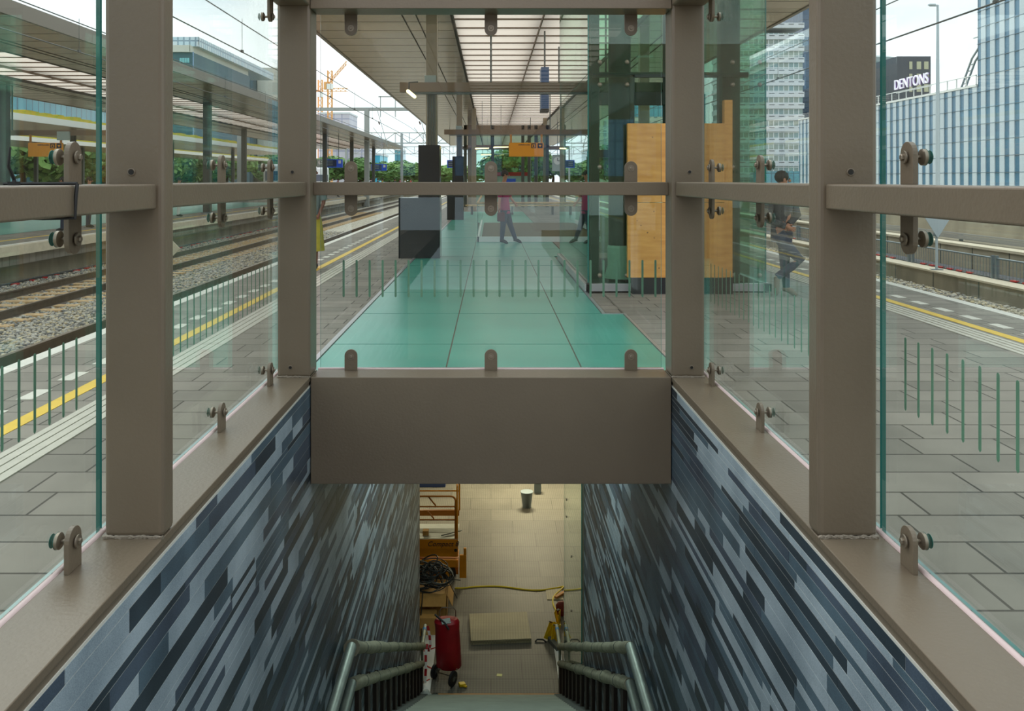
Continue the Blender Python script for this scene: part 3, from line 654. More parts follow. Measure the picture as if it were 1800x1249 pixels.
for k in range(26):
    mb = MB(); c = cc+Vector((rnd.uniform(-.28, .18), rnd.uniform(-.12, .12), rnd.uniform(-.02, .34))); R = rnd.uniform(.14, .32); tl = rnd.uniform(-.5, .5); t2 = rnd.uniform(-.9, .9)
    pts = []
    for q in range(19):
        a = 2*math.pi*q/18*rnd.uniform(.97, 1.03)
        p = Vector((R*1.1*math.cos(a), R*.7*math.sin(a), R*.55*math.sin(a+t2)*.8)); p.rotate(Matrix.Rotation(tl, 3, 'Y')); pts.append(c+p)
    for p in pts: p.z = max(p.z, FLZ+.61)
    build('cable_loop', mb.tube(pts, rnd.choice((.011, .014, .018)), 6), 'cable_grey' if k % 5 == 4 else 'cable_bk', pile, smooth=True)
for (a, b) in ((( -1.62, 17.4, FLZ+.7), (-1.66, 17.25, FLZ+.03)), ((-1.42, 17.4, FLZ+.7), (-1.40, 16.95, FLZ+.02))):
    a = Vector(a); b = Vector(b)
    build('hanging_cable', MB().tube([a, a+Vector((0, -.09, -.1)), a.lerp(b, .6)+Vector((-.03, -.06, 0)), b], .012, 6), 'cable_bk', pile, smooth=True)
for d in ((.42, .05, .02), (.30, -.35, -.55)):
    build('cable_end', MB().tube([cc+Vector((.2, 0, .05)), cc+Vector((.35, -.05, .08))*1+Vector((0, 0, 0)), cc+Vector((.42, 0, 0))+Vector(d)*.5], .01, 6), 'cable_bk', pile, smooth=True)
# red trolley bag
bx, by = -.80, 15.55
tb = thing('trolley_bag', (bx, by, FLZ), 'dark red shopping trolley bag with two black wheels at the stair head', 'trolley bag')
build('bag', MB().loft([((bx+.03, by, FLZ+.22), .20, .14), ((bx+.02, by, FLZ+.25), .235, .16), ((bx, by, FLZ+.6), .235, .17), ((bx-.01, by-.01, FLZ+.95), .225, .16), ((bx-.02, by-.02, FLZ+1.08), .235, .15), ((bx-.02, by-.02, FLZ+1.13), .20, .10), ((bx-.02, by-.02, FLZ+1.14), .08, .05)], 20), 'red_bag', tb, smooth=True)
build('flap_clear_pocket', MB().rbox((bx-.03, by-.12, FLZ+1.13), (.17, .10, .012), (.5, 0, .3)), 'box_grey', tb)
build('handle', MB().tube([(bx-.16, by+.1, FLZ+.9), (bx-.16, by+.12, FLZ+1.2), (bx-.12, by+.12, FLZ+1.26), (bx+.10, by+.12, FLZ+1.26), (bx+.14, by+.12, FLZ+1.2), (bx+.14, by+.1, FLZ+.9)], .012, 8), 'steel', tb, smooth=True)
build('strap', MB().tube([(bx-.24, by-.05, FLZ+1.22), (bx-.05, by-.16, FLZ+1.12), (bx+.03, by-.2, FLZ+1.02)], .018, 6), 'rubber', tb, smooth=True)
build('foot_frame', MB().tube([(bx-.18, by-.12, FLZ+.02), (bx-.18, by-.12, FLZ+.25), (bx+.18, by-.12, FLZ+.25)], .012, 8).tube([(bx-.26, by+.02, FLZ+.13), (bx+.16, by-.18, FLZ+.13)], .012, 8), 'steel', tb, smooth=True)
for (wx, wy) in ((bx-.24, by+.03), (bx+.10, by-.22)):
    d = Vector((.40, -.22, 0)).normalized(); c = Vector((wx, wy, FLZ+.13))
    wh = build('wheel', MB().tube([c-d*.028, c-d*.022, c+d*.022, c+d*.028], [.115, .13, .13, .115], 24), 'rubber', tb, smooth=True)
    build('rim', MB().tube([c-d*.03, c+d*.03], .045, 14), 'cable_grey', wh, smooth=True)
tag(build('work_glove', MB().rbox((bx+.27, by-.22, FLZ+.03), (.12, .1, .05), (0, .1, .4)).rbox((bx+.32, by-.26, FLZ+.02), (.09, .05, .03), (0, 0, -.5)), 'yellow_cone', bevel=.012), 'small yellow and green cloth beside the bag wheel', 'cloth')
# loose grip sheets, note, hose
gs = thing('grip_sheet', (.2, 17.1, FLZ), 'pale loose grip sheets stacked in the middle of the floor', 'floor sheet')
for k, dz in enumerate((0, .045)):
    mb = MB(); q = [xy for xy in (((824-863)/F*17.65+.01*k, 17.72), ((926-863)/F*17.75, 17.80), ((934-863)/F*16.75, 16.76), ((828-863)/F*16.72, 16.68))]
    build('sheet', MB().prism(q, 'z', FLZ+dz, FLZ+dz+.038), 'grip_mat', gs)
tag(build('paper_note', MB().rbox(((878-863)/F*15.65, 15.66, FLZ+.003), (.1, .08, .004), (0, 0, -.15)), mat('pale_yellow_paper', (226, 220, 150), .7)), 'small pale yellow square paper on the floor', 'paper')
hose = [(800, 1033, 19.0)]
def fl(px, py, dz=.012): Y = (EYE-FLZ)*F/(py-315); return Vector(((px-863)/F*Y, Y, FLZ+dz))
hp = [fl(x, y) for x, y in ((800, 1034), (815, 1034), (830, 1032), (848, 1031), (870, 1030.5), (890, 1032), (910, 1035), (930, 1037.5), (950, 1038), (970, 1035), (985, 1032.5), (992, 1030.5), (986, 1037), (976, 1045), (971, 1054), (973, 1066), (980, 1077), (984, 1088), (984, 1100))]
def smooth_path(p, it=2):
    for _ in range(it):
        q = [p[0]]
        for i in range(len(p)-1): q += [p[i].lerp(p[i+1], .25), p[i].lerp(p[i+1], .75)]
        p = q+[p[-1]]
    return p
tag(build('hose', MB().tube(smooth_path(hp), .018, 8), 'yellow', smooth=True), 'yellow hose snaking across the floor and turning back to the right handrail', 'hose')
tag(build('timber_offcut', MB().rbox(fl(985, 1047, .03), (.07, .34, .05), (0, 0, -.75)), 'wood', bevel=.004), 'short timber offcut by the glass screen', 'timber')
tag(build('can', MB().loft([(fl(987, 1080, 0), .11, .06), (fl(987, 1080, .04), .12, .07), (fl(987, 1080, .22), .12, .07), (fl(987, 1080, .27), .07, .05), (fl(987, 1080, .29), .03, .03)], 14), 'brown_red', smooth=True), 'dark red bag on the floor next to the timber offcut', 'bag')
tag(build('floor_plate', MB().rbox(fl(975, 1048, .006)+Vector((0, .1, 0)), (.36, .5, .012), (0, 0, 0)), 'grip_mat'), 'small pale floor plate under the yellow hose', 'floor plate')
for k, (px, py, rot, lb) in enumerate(((968, 1122, .55, 'yellow folding floor sign leaning left of the handrail end'), (976, 1128, .28, 'yellow folding floor sign standing closest to the handrail end'), (981, 1100, -.2, 'narrow yellow floor sign under the hose end'))):
    p = fl(px, py, 0); r = thing('floor_sign', p, lb, 'floor sign', 'yellow folding floor signs')
    for sg in (-1, 1):
        build('leaf', MB().rbox(p+Vector((sg*.028, 0, .17)), (.14 if k < 2 else .10, .012, .34), (sg*.12, rot, .5+.3*k)), 'yellow_cone', r, bevel=.004)
    build('clip', MB().rbox(p+Vector((0, 0, .34)), (.06, .05, .015), (0, rot, .5)), 'rubber', r)
tag(build('steel_hook', MB().tube([fl(941, 1128, .01), fl(944, 1126, .03), fl(955, 1126, .03), fl(960, 1129, .01)], .016, 6), 'rubber', smooth=True), 'bent black steel hook on the floor', 'hook')
tag(build('trestle_foot', MB().rbox(fl(974, 1135, .05), (.09, .42, .08), (0, 0, .35)), 'riser', bevel=.004), 'grey metal bracket leaning by the right handrail end', 'bracket')
tag(build('plastic_sheet', MB().loft([((-1.18, 15.02, FLZ-.02), .13, .10), ((-1.17, 15.0, FLZ+.06), .10, .08), ((-1.16, 15.0, FLZ+.12), .04, .04)], 9), 'off_white', smooth=False), 'crumpled clear plastic by the left foot of the handrail', 'plastic')

# ------------------------------------------------------------------ lift shaft of glass and its plywood hoarding
SX0, SX1, SY0, SY1, SH = 1.42, 4.05, 12.3, 17.3, 5.35
sh = thing('glass_lift_shaft', (2.7, 14.8, 0), 'green glazed lift shaft with dark steel columns rising from the platform', 'lift shaft')
build('base_frame', MB().box(SX0-.03, SX1+.06, SY0-.06, SY0+.05, .02, .13).box(SX0-.05, SX0+.05, SY0-.06, SY1, .02, .13).box(SX1-.05, SX1+.06, SY0-.06, SY1, .02, .13), 'steel_light', sh, bevel=.004)
build('base_frame', MB().box(SX0, SX1, SY0, SY1, 0, .03), 'rubber', sh)
def sheet(x0, x1, y0, y1, z0, z1, ax): 
    return build('glass_panel', MB().box(x0, x1, y0, y1, z0, z1, mis=[1, 1, 1, 1, 0, 0] if ax == 'x' else [1, 1, 0, 0, 1, 1]), ['shaft_glass', 'pane_edge'], sh)
for z0, z1 in ((.14, 3.2), (3.21, SH)):
    sheet(SX0, SX0+.02, SY0, SY1, z0, z1, 'x'); sheet(SX1-.02, SX1, SY0, SY1, z0, z1, 'x')
    sheet(SX0+.02, SX1-.02, SY1-.02, SY1, z0, z1, 'y')
sheet(SX0+.02, 2.10, SY0, SY0+.02, .14, 3.2, 'y'); sheet(3.38, SX1-.02, SY0, SY0+.02, .14, 3.2, 'y'); sheet(SX0+.02, SX1-.02, SY0, SY0+.02, 3.21, SH, 'y')
for (x, y, r_) in ((1.96, 12.75, .17), (3.62, 12.75, .17), (1.96, 16.8, .17), (3.62, 16.8, .17)):
    build('column', MB().tube([(x, y, .03), (x, y, SH)], r_, 20), 'shaft_steel', sh, smooth=True)
build('corner_post', MB().box(1.50, 1.62, 12.5, 12.62, .03, SH), 'shaft_steel', sh)
build('door_frame', MB().box(1.5, 3.8, 12.34, 12.44, 3.17, 3.24).box(2.06, 2.12, 12.34, 12.44, .1, 3.2).box(3.36, 3.42, 12.34, 12.44, .1, 3.2), 'shaft_steel', sh)
build('cross_beam', MB().box(1.5, 3.9, 16.7, 16.9, 3.15, 3.4), 'shaft_steel', sh); build('cross_beam', MB().box(1.5, 3.9, 16.7, 16.9, 2.1, 2.25), 'shaft_steel', sh)
for x in (1.60, 2.0, 3.55, 3.95):
    for z in (.25, 1.84, 3.05, 3.38): build('glass_fixing', MB().ball((x, SY0-.01, z), .035, 12), 'steel', sh, smooth=True)
build('plastic_wrap', MB().loft([((1.98, 12.72, .16), .26, .2), ((1.97, 12.72, .35), .20, .19), ((1.96, 12.74, .62), .19, .18), ((1.96, 12.75, .66), .175, .175)], 11), 'off_white', sh)
hd = thing('plywood_hoarding', (2.7, 12.1, 0), 'orange plywood hoarding boards on a black plinth in front of the lift door', 'hoarding')
b1 = build('board', MB().box(1.98, 3.38, 12.10, 12.2, .24, 1.32), 'ply', hd)
b2 = build('board', MB().box(1.98, 3.38, 12.10, 12.2, 1.328, 2.47), 'ply', hd)
build('side_board', MB().box(3.385, 3.50, 12.12, 12.24, .24, 2.81), 'ply', hd)
build('plinth', MB().box(2.05, 3.5, 12.1, 12.24, 0, .235), 'rubber', hd)
rnd = random.Random(3)
for k in range(14):
    x = rnd.uniform(2.1, 3.2); z = rnd.uniform(.35, 1.2) if k < 11 else rnd.uniform(1.4, 2.3)
    build('knot', MB().tube([(x, 12.0985, z), (x, 12.101, z)], rnd.uniform(.005, .012), 10), 'knot', b1 if k < 11 else b2)

# ------------------------------------------------------------------ station columns, cross beams, canopy
def station_column(x, y, label, first=False, side=1):
    r = thing('canopy_column', (x, y, 0), label, 'column', 'canopy columns')
    build('shaft', MB().box(x-.12, x+.12, y-.12, y+.12, 0, 5.4), 'column', r, bevel=.02)
    return r
def clad(r, x, y, lo, hi):
    build('lower_cladding', MB().box(x+lo[0], x+lo[1], y-.3, y+.3, 0, lo[2]), 'black_stone', r, bevel=.006)
    build('upper_cladding', MB().box(x+hi[0], x+hi[1], y-.24, y+.24, lo[2], hi[2]), 'black_stone', r, bevel=.004)
    mb = MB()
    for k in range(5): mb.tube([(x-.075+.037*k, y-.135, hi[2]), (x-.075+.037*k, y-.135, 3.5)], .012, 8)
    build('conduit', mb, 'cable_grey', r, smooth=True)
    build('junction_box', MB().box(x-.14, x+.1, y-.22, y-.12, 3.6, 3.85), 'box_grey', r, bevel=.008)
c1 = station_column(-1.26, 17.85, 'nearest canopy column with wide polished black stone base and cables'); clad(c1, -1.26, 17.85, (-.68, .19, 1.27), (-.27, .18, 2.38))
c2 = station_column(-1.30, 34.5, 'second canopy column with black stone base behind the first'); clad(c2, -1.30, 34.5, (-.5, .18, 1.3), (-.28, .18, 2.6))
for (x, y, lb) in ((3.75, 20.5, 'canopy column behind the glass lift shaft'), (3.7, 34.5, 'right canopy column level with the yellow sign'), (-.9, 44, 'slender canopy column beyond the black clad pair, on the left'), (3.3, 51, 'right canopy column far along the platform'), (-1.3, 51, 'left canopy column far along the platform'), (-1.3, 68, 'farthest left canopy column on this platform'), (3.7, 68, 'farthest right canopy column on this platform')):
    station_column(x, y, lb)
for (y, lb) in ((17.7, 'nearer'), (34.2, 'middle'), (51, 'farther')):
    bm_ = thing('service_beam', (1.2, y, 3.5), '%s brown service beam hung between the canopy columns' % lb, 'beam', 'service beams under the canopy')
    build('channel', MB().box(-1.9, 4.4, y-.28, y-.16, 3.48, 3.68), 'beam', bm_)
    build('cable_tray', MB().box(-1.7, 4.2, y-.30, y-.12, 3.44, 3.47), 'cable_grey', bm_)
    for x in (.0, 2.4): build('hanger', MB().box(x-.02, x+.02, y-.24, y-.2, 3.68, 5.4), 'cable_grey', bm_)
r = thing('strip_lamp', pt(722, 163, 17.2), 'short lit strip lamp on an arm left of the nearest column', 'lamp')
build('tube', MB().tube([pt(717, 160, 16.6), pt(729, 170, 17.2)], .035, 8), 'lamp', r); build('arm', MB().tube([pt(719, 158, 16.9), pt(719, 145, 16.9), pt(735, 144, 16.9)], .015, 6), 'rubber', r)
for (pa, pb, ya, yb, Y, mm, lb) in ((951, 965, 118, 196, 21, 'blue_blade', 'blue hanging blade sign under the canopy, left of the glass lift shaft'), (1005, 1021, 118, 194, 23, 'green_dark', 'dark green hanging blade sign close to the glass lift shaft')):
    a = pt(pa, ya, Y); b = pt(pb, yb, Y); r = thing('hanging_sign', Vector(((a.x+b.x)/2, Y, b.z)), lb, 'sign')
    q_ = build('sign_blade', MB().box(a.x, b.x, Y-.04, Y+.5, b.z, a.z), mm, r, bevel=.008); build('blade_foot', MB().box(a.x, b.x, Y-.045, Y+.5, b.z-.002, b.z+.07), 'rubber', r)
    build('hanger', MB().box((a.x+b.x)/2-.02, (a.x+b.x)/2+.02, Y+.1, Y+.14, a.z, 5.4), 'cable_grey', r)
bm_ = thing('sign_beam', (2.0, 23.6, 4.2), 'short brown beam carrying the hanging blade signs beside the lift shaft', 'beam')
build('channel', MB().box(1.65, 3.3, 23.55, 23.7, 4.1, 4.28), 'beam', bm_); build('hanger', MB().box(1.9, 1.94, 23.6, 23.64, 4.28, 5.4), 'cable_grey', bm_)
bm_ = thing('service_beam', (-17.5, 34.1, 3.5), 'brown service beam over the neighbouring platform carrying its yellow sign', 'beam')
build('channel', MB().box(-21.4, -13.8, 34.0, 34.12, 3.44, 3.66), 'beam', bm_)
for x in (-19.5, -15.5): build('hanger', MB().box(x-.03, x+.03, 34.04, 34.08, 3.66, 5.42), 'cable_grey', bm_)
build('junction_box', MB().box(-17.6, -17.1, 33.9, 34.0, 3.25, 3.6), 'box_grey', bm_)
def canopy(x0, x1, y0, y1, z, label, top='fascia', near=True, side=3.55):
    r = thing('roof_canopy', ((x0+x1)/2, y0, z), label, 'canopy', kind='structure')
    build('soffit', MB().box(x0+.05, x0+side, y0, y1, z, z+.28), 'soffit', r); build('soffit', MB().box(x1-side+.25, x1-.05, y0, y1, z, z+.28), 'soffit', r)
    build('roof_light', MB().box(x0+side, x1-side+.25, y0, y1, z+.08, z+.11), 'translucent', r)
    build('edge_fascia', MB().box(x0-.04, x0+.05, y0, y1, z-.02, z+.34).box(x1-.05, x1+.04, y0, y1, z-.02, z+.34).box(x0, x1, y0-.05, y0, z-.02, z+.34), top, r)
    mb = MB(); y = y0
    step = 1.155
    while y < y1:
        mb.box(x0+side, x1-side+.25, y-.04, y+.04, z+.05, z+.08); y += step
    build('roof_rib', mb, 'beam', r)
    mb = MB(); y = y0
    while y < y1:
        mb.box(x0+.05, x0+side, y-.008, y+.008, z-.003, z); mb.box(x1-side+.25, x1-.05, y-.008, y+.008, z-.003, z); y += step
    for xa in (x0+2.42, x0+2.74, x1-2.42, x1-2.15): mb.box(xa-.012, xa+.012, y0, y1, z-.012, z)
    mb.box(x0+side-.03, x0+side+.03, y0, y1, z-.02, z+.1); mb.box(x1-side+.22, x1-side+.28, y0, y1, z-.02, z+.1)
    build('panel_joint', mb, 'dark_joint', r)
    xm = (x0+x1)/2
    build('ridge_beam', MB().box(xm-.13, xm+.13, y0, y1, z+.34, z+.55).box(xm-.012, xm+.012, y0, y1, z-.03, z+.05), 'beam', r)
    return r
canopy(-4.45, 6.87, 9.5, 93, 5.40, 'brown metal canopy over this platform with translucent ribbed centre')
canopy(-21.6, -11.0, 2, 104, 5.42, 'brown metal canopy over the neighbouring platform on the left')
canopy(-4.45, 6.87, -60, -8, 5.40, 'unseen brown metal canopy added behind the stairs to darken glass reflections')  # added out of view to cut bright sky mirrored in the front glass
for (x, y, lb) in ((-1.3, -14, 'added unseen canopy column behind the stairs, left'), (3.7, -14, 'added unseen canopy column behind the stairs, right'), (-1.3, -30, 'added unseen canopy column farther behind the stairs')): station_column(x, y, lb)  # columns added along with the unseen rear canopy
def green_canopy(x0, x1, y0, y1, z, label):
    r = thing('roof_canopy', ((x0+x1)/2, y0, z), label, 'canopy', kind='structure')
    build('roof_slab', MB().box(x0, x1, y0, y1, z, z+.25), 'soffit', r); build('edge_fascia', MB().box(x1, x1+.15, y0, y1, z, z+.38), 'fascia_w', r)
    mb = MB(); yy = y0; rnd = random.Random(int(-x0))
    while yy < y1:
        h = rnd.uniform(.22, .36); mb.box(x1-2.2, x1+.02, yy, yy+.7, z+.3, z+.3+h); yy += .7
    build('sedum', mb, 'sedum', r)
    for k in range(9): build('roof_post', MB().box(x1-3.2, x1-2.9, y0+4+k*9, y0+4.3+k*9, 0, z), 'column_d', r)
green_canopy(-34, -26, 18, 110, 4.9, 'third canopy with white edge and yellow green sedum roof')
green_canopy(-48, -40, 30, 150, 4.95, 'fourth canopy with white edge and sedum roof, farthest left')
# translucent roof reads dark joints; yellow signs hang from the beams
def yellow_sign(x, y, label):
    r = thing('yellow_sign', (x, y, 2.58), label, 'sign', 'yellow wayfinding signs')
    p = build('sign_board', MB().box(x-.70, x+.70, y-.04, y+.04, 2.58, 3.14), 'yellow_sign', r, bevel=.006)
    for k in (-1, 1): build('strap', MB().box(x+k*.62-.04, x+k*.62+.04, y-.02, y+.02, 3.14, 3.48), 'orange_strap', r)
    mb = MB()
    for j in range(2):
        cx = x+.30+.26*j; mb.box(cx-.10, cx+.10, y-.044, y-.04, 2.92, 3.12, 0); mb.box(cx-.06, cx+.06, y-.047, y-.044, 2.95, 3.07, 1) if j == 0 else mb.prism([(cx-.06, 3.05), (cx+.06, 3.05), (cx, 2.96)], 'y', y-.047, y-.044, 1)
        if j == 0: mb.box(cx-.03, cx+.03, y-.05, y-.047, 2.97, 3.04, 0)
    build('pictogram', mb, ['ink', 'yellow_sign'], p)
    mb = MB(); xx = x-.32
    rr = random.Random(2)
    while xx < x+.14:
        wdt = rr.choice((.018, .024, .03)); mb.box(xx, xx+wdt*.7, y-.043, y-.04, 3.035, 3.035+rr.choice((.03, .03, .045))); xx += wdt
    build('small_print', mb, 'ink', p)
    return r
yellow_sign(1.43, 33.9, 'yellow sign with two dark pictograms hanging ahead under the canopy')
yellow_sign(-18.1, 34.0, 'yellow sign with two dark pictograms over the neighbouring platform')
# second stair opening balustrade
BX0, BX1, BY0, BY1 = -.36, 2.9, 22.2, 31.5
bl = thing('glass_balustrade', (1, 22.2, 0), 'low glass balustrade with tan handrail around the next stair opening', 'balustrade')
build('base_channel', MB().box(BX0, BX1, BY0-.04, BY0+.04, 0.003, .14).box(BX0-.02, BX0+.04, BY0-.04, BY1, 0.003, .14), 'white', bl)
build('glass_panel', MB().box(BX0, BX1, BY0, BY0+.015, .14, 1.0, mis=[1, 1, 0, 0, 1, 1]), ['pane', 'pane_edge'], bl)
build('glass_panel', MB().box(BX0, BX0+.015, BY0+.02, BY1, .14, 1.0, mis=[1, 1, 1, 1, 0, 0]), ['pane', 'pane_edge'], bl)
build('handrail', MB().tube([(BX1, BY0, 1.03), (BX0, BY0, 1.03), (BX0, BY1, 1.03)], .03, 8), 'sleeper', bl, smooth=True)
struct('trim_stair_opening', MB().box(BX0+.1, BX1, BY0+.3, BY1, .004, .03), mat('matt_brown_steel', (112, 98, 76), .9, spec=.1), 'brown steel surround inside the glass balustrade', 'trim')
bn = thing('timber_bench', (1.3, 39.5, 0), 'long pale timber bench beyond the balustrade', 'bench')
build('seat', MB().box(-1.2, 3.2, 39.2, 39.7, .40, .46), 'sleeper', bn); 
for x in (-.9, 1, 2.9): build('leg', MB().box(x-.05, x+.05, 39.3, 39.6, 0, .4), 'column_d', bn)
def dark_column(x, y, label, h=5.42):
    r = thing('canopy_post', (x, y, 0), label, 'column', 'dark posts of the neighbouring canopy')
    build('post_shaft', MB().box(x-.17, x+.17, y-.17, y+.17, 0, h), 'column_d', r, bevel=.02); build('post_base', MB().box(x-.24, x+.24, y-.24, y+.24, 0, .05), 'galv', r); return r
for k, (x, y) in enumerate(((-19.5, 33.5), (-13.9, 41), (-13.9, 57.5), (-13.9, 70), (-13.9, 83.5), (-13.9, 99), (-18.6, 28), (-18.6, 45.5), (-18.6, 63), (-18.6, 80))):
    dark_column(x, y, 'dark canopy post on the neighbouring platform, %s of the %s row' % (('nearest', 'second', 'third', 'fourth', 'fifth', 'farthest')[k % 6] if k < 6 else ('nearest', 'second', 'third', 'farthest')[k-6], 'front' if k < 6 else 'rear'))
# glass platform shelter beyond the balustrade and lit strip lamps
ws = thing('waiting_shelter', (1.2, 50, 0), 'tall glazed waiting shelter with dark mullions beyond the yellow sign', 'shelter')
build('glass_wall', MB().box(-1.0, 3.4, 50.0, 50.02, .1, 4.6, mis=[1, 1, 0, 0, 1, 1]), ['shaft_glass', 'pane_edge'], ws)
for px in (818, 866, 919, 930, 942, 962): x = (px-863)/F*50; build('mullion', MB().box(x-.09, x+.09, 49.9, 50.1, 0, 4.9), 'shaft_steel', ws)
build('transom', MB().box(-1.6, 3.5, 49.9, 50.1, 3.55, 3.7).box(-1.6, 3.5, 49.9, 50.1, 4.5, 4.9), 'beam', ws)
bk = thing('ticket_kiosk', (1.3, 58, 0), 'grey kiosk with a red band inside the far shelter area', 'kiosk')
build('kiosk_body', MB().box(.2, 2.6, 57.5, 59, 0, 1.9), 'box_grey', bk); build('kiosk_band', MB().box(.18, 2.62, 57.45, 59.05, 1.9, 2.15), 'red', bk); build('kiosk_screen', MB().box(.9, 1.7, 57.44, 57.5, 1.1, 1.7), 'blue_board', bk)
for (pxa, pxb, py, Y, lb) in ((836, 859, 261, 40, 'left'), (868, 893, 259, 42, 'right'), (846, 868, 272, 52, 'farther')):
    a = pt(pxa, py, Y); b = pt(pxb, py-1, Y+1); r = thing('strip_lamp', a, 'lit warm strip lamp under the canopy, %s one beyond the second column' % lb, 'lamp', 'strip lamps under the canopy')
    build('tube', MB().tube([a, b], .03, 8), 'lamp', r); build('hanger', MB().tube([(a+b)/2, Vector(((a.x+b.x)/2, Y, 5.4))], .01, 5), 'cable_grey', r); build('tray', MB().box(a.x, b.x, Y-.06, Y+.06, a.z+.04, a.z+.08), 'cable_grey', r)
cl = thing('platform_clock', pt(980, 285, 56), 'round platform clock on a grey panel right of the yellow sign', 'clock')
p = cl.location; build('clock_panel', MB().box(p.x-.35, p.x+.35, p.y, p.y+.1, p.z-.6, p.z+.5), 'box_grey', cl); fc_ = build('clock_face', MB().tube([p+Vector((0, -.02, .1)), p+Vector((0, 0, .1))], .26, 20), 'white', cl)
build('clock_hands', MB().box(p.x-.02, p.x+.02, p.y-.03, p.y-.02, p.z+.1, p.z+.3).box(p.x, p.x+.15, p.y-.03, p.y-.02, p.z+.08, p.z+.12), 'rubber', fc_); build('hanger', MB().box(p.x-.02, p.x+.02, p.y+.04, p.y+.06, p.z+.5, 5.4), 'cable_grey', cl)
# departure boards, clocks
def board(px, py, Y, wd, hg, label, cat='display board', clock=True, grp='blue departure boards'):
    c = pt(px, py, Y); r = thing('departure_board', c, label, cat, grp)
    h = build('screen_housing', MB().box(c.x-wd/2, c.x+wd/2, c.y-.1, c.y+.1, c.z-hg/2, c.z+hg/2), 'blue_board', r)
    build('screen', MB().box(c.x-wd*.42, c.x+wd*.18, c.y-.11, c.y-.1, c.z-hg*.4, c.z+hg*.4), 'blue_dark', h)
    mb = MB()
    for k in range(3): mb.box(c.x-wd*.38, c.x-wd*.02, c.y-.115, c.y-.11, c.z+hg*(.24-.22*k), c.z+hg*(.29-.22*k))
    build('text_lines', mb, 'box_grey', h); build('track_number', MB().box(c.x+wd*.28, c.x+wd*.42, c.y-.11, c.y-.1, c.z-.02, c.z+hg*.36), 'white', h)
    if clock:
        build('clock_plate', MB().box(c.x-wd*.5-wd*.38, c.x-wd*.5-.02, c.y-.08, c.y+.08, c.z-hg*.5, c.z+hg*.5), 'box_grey', r)
        k = build('clock_face', MB().tube([(c.x-wd*.7, c.y-.09, c.z+.1*hg), (c.x-wd*.7, c.y-.08, c.z+.1*hg)], hg*.24, 18), 'white', r)
        build('clock_hands', MB().box(c.x-wd*.7-.02, c.x-wd*.7+.02, c.y-.10, c.y-.09, c.z+.1*hg, c.z+.28*hg).box(c.x-wd*.7, c.x-wd*.7+.12*wd, c.y-.10, c.y-.09, c.z+.08*hg, c.z+.12*hg), 'rubber', k)
    build('hanger', MB().box(c.x-wd*.3, c.x-wd*.27, c.y-.02, c.y+.02, c.z+hg*.5, 5.4).box(c.x+wd*.27, c.x+wd*.3, c.y-.02, c.y+.02, c.z+hg*.5, 5.4), 'cable_grey', r)
board(586, 287, 72, 1.6, .72, 'nearer blue departure board with clock on the neighbouring platform')
board(666.5, 294, 105, 1.9, .85, 'farther blue departure board with clock, left of the black column')
board(797, 288, 60, .9, .55, 'small blue board just left of the second black column', clock=False)

# ------------------------------------------------------------------ neighbouring platform, tracks, ballast
struct('floor_neighbour', MB().box(-22.5, -12.0, 0, 160, -.5, 0), 'paver', 'paved surface of the neighbouring platform', 'platform')
struct('trim_neighbour_edge', MB().box(-12.05, -11.88, 0, 160, -.24, .003), 'coping', 'pale edge stone of the neighbouring platform', 'platform edge')
struct('wall_neighbour', MB().box(-12.6, -12.25, 0, 160, -1.0, -.24), 'concrete_d', 'stained concrete wall below the neighbouring platform', 'platform wall')
struct('trim_neighbour_yellow', MB().box(-13.2, -13.08, 0, 160, 0, .004).box(-12.28, -12.1, 0, 160, 0, .003, 1), ['yellow_line', 'white_line'], 'yellow line along the neighbouring platform', 'line')
struct('floor_neighbour_glass', MB().box(-20, -14.6, 4, 60, 0, .006), 'green_glass', 'green glass floor on the neighbouring platform', 'floor')
struct('ground_ballast', MB().box(-12.6, PE0+.3, -5, 160, -1.3, -.985), 'ballast', 'grey crushed stone track bed on the left', 'track bed')
struct('ground_ballast_right', MB().box(PE1-.3, 10.85, -5, 160, -1.3, -.985), 'ballast', 'grey crushed stone track bed on the right', 'track bed')
struct('ground', MB().box(-400, 400, -60, 900, -8.6, -8.0).box(-400, -22.5, -60, 900, -8, -1.2).box(14.4, 400, -60, 900, -8, -1.2), 'concrete', 'ground beyond the station', 'ground')
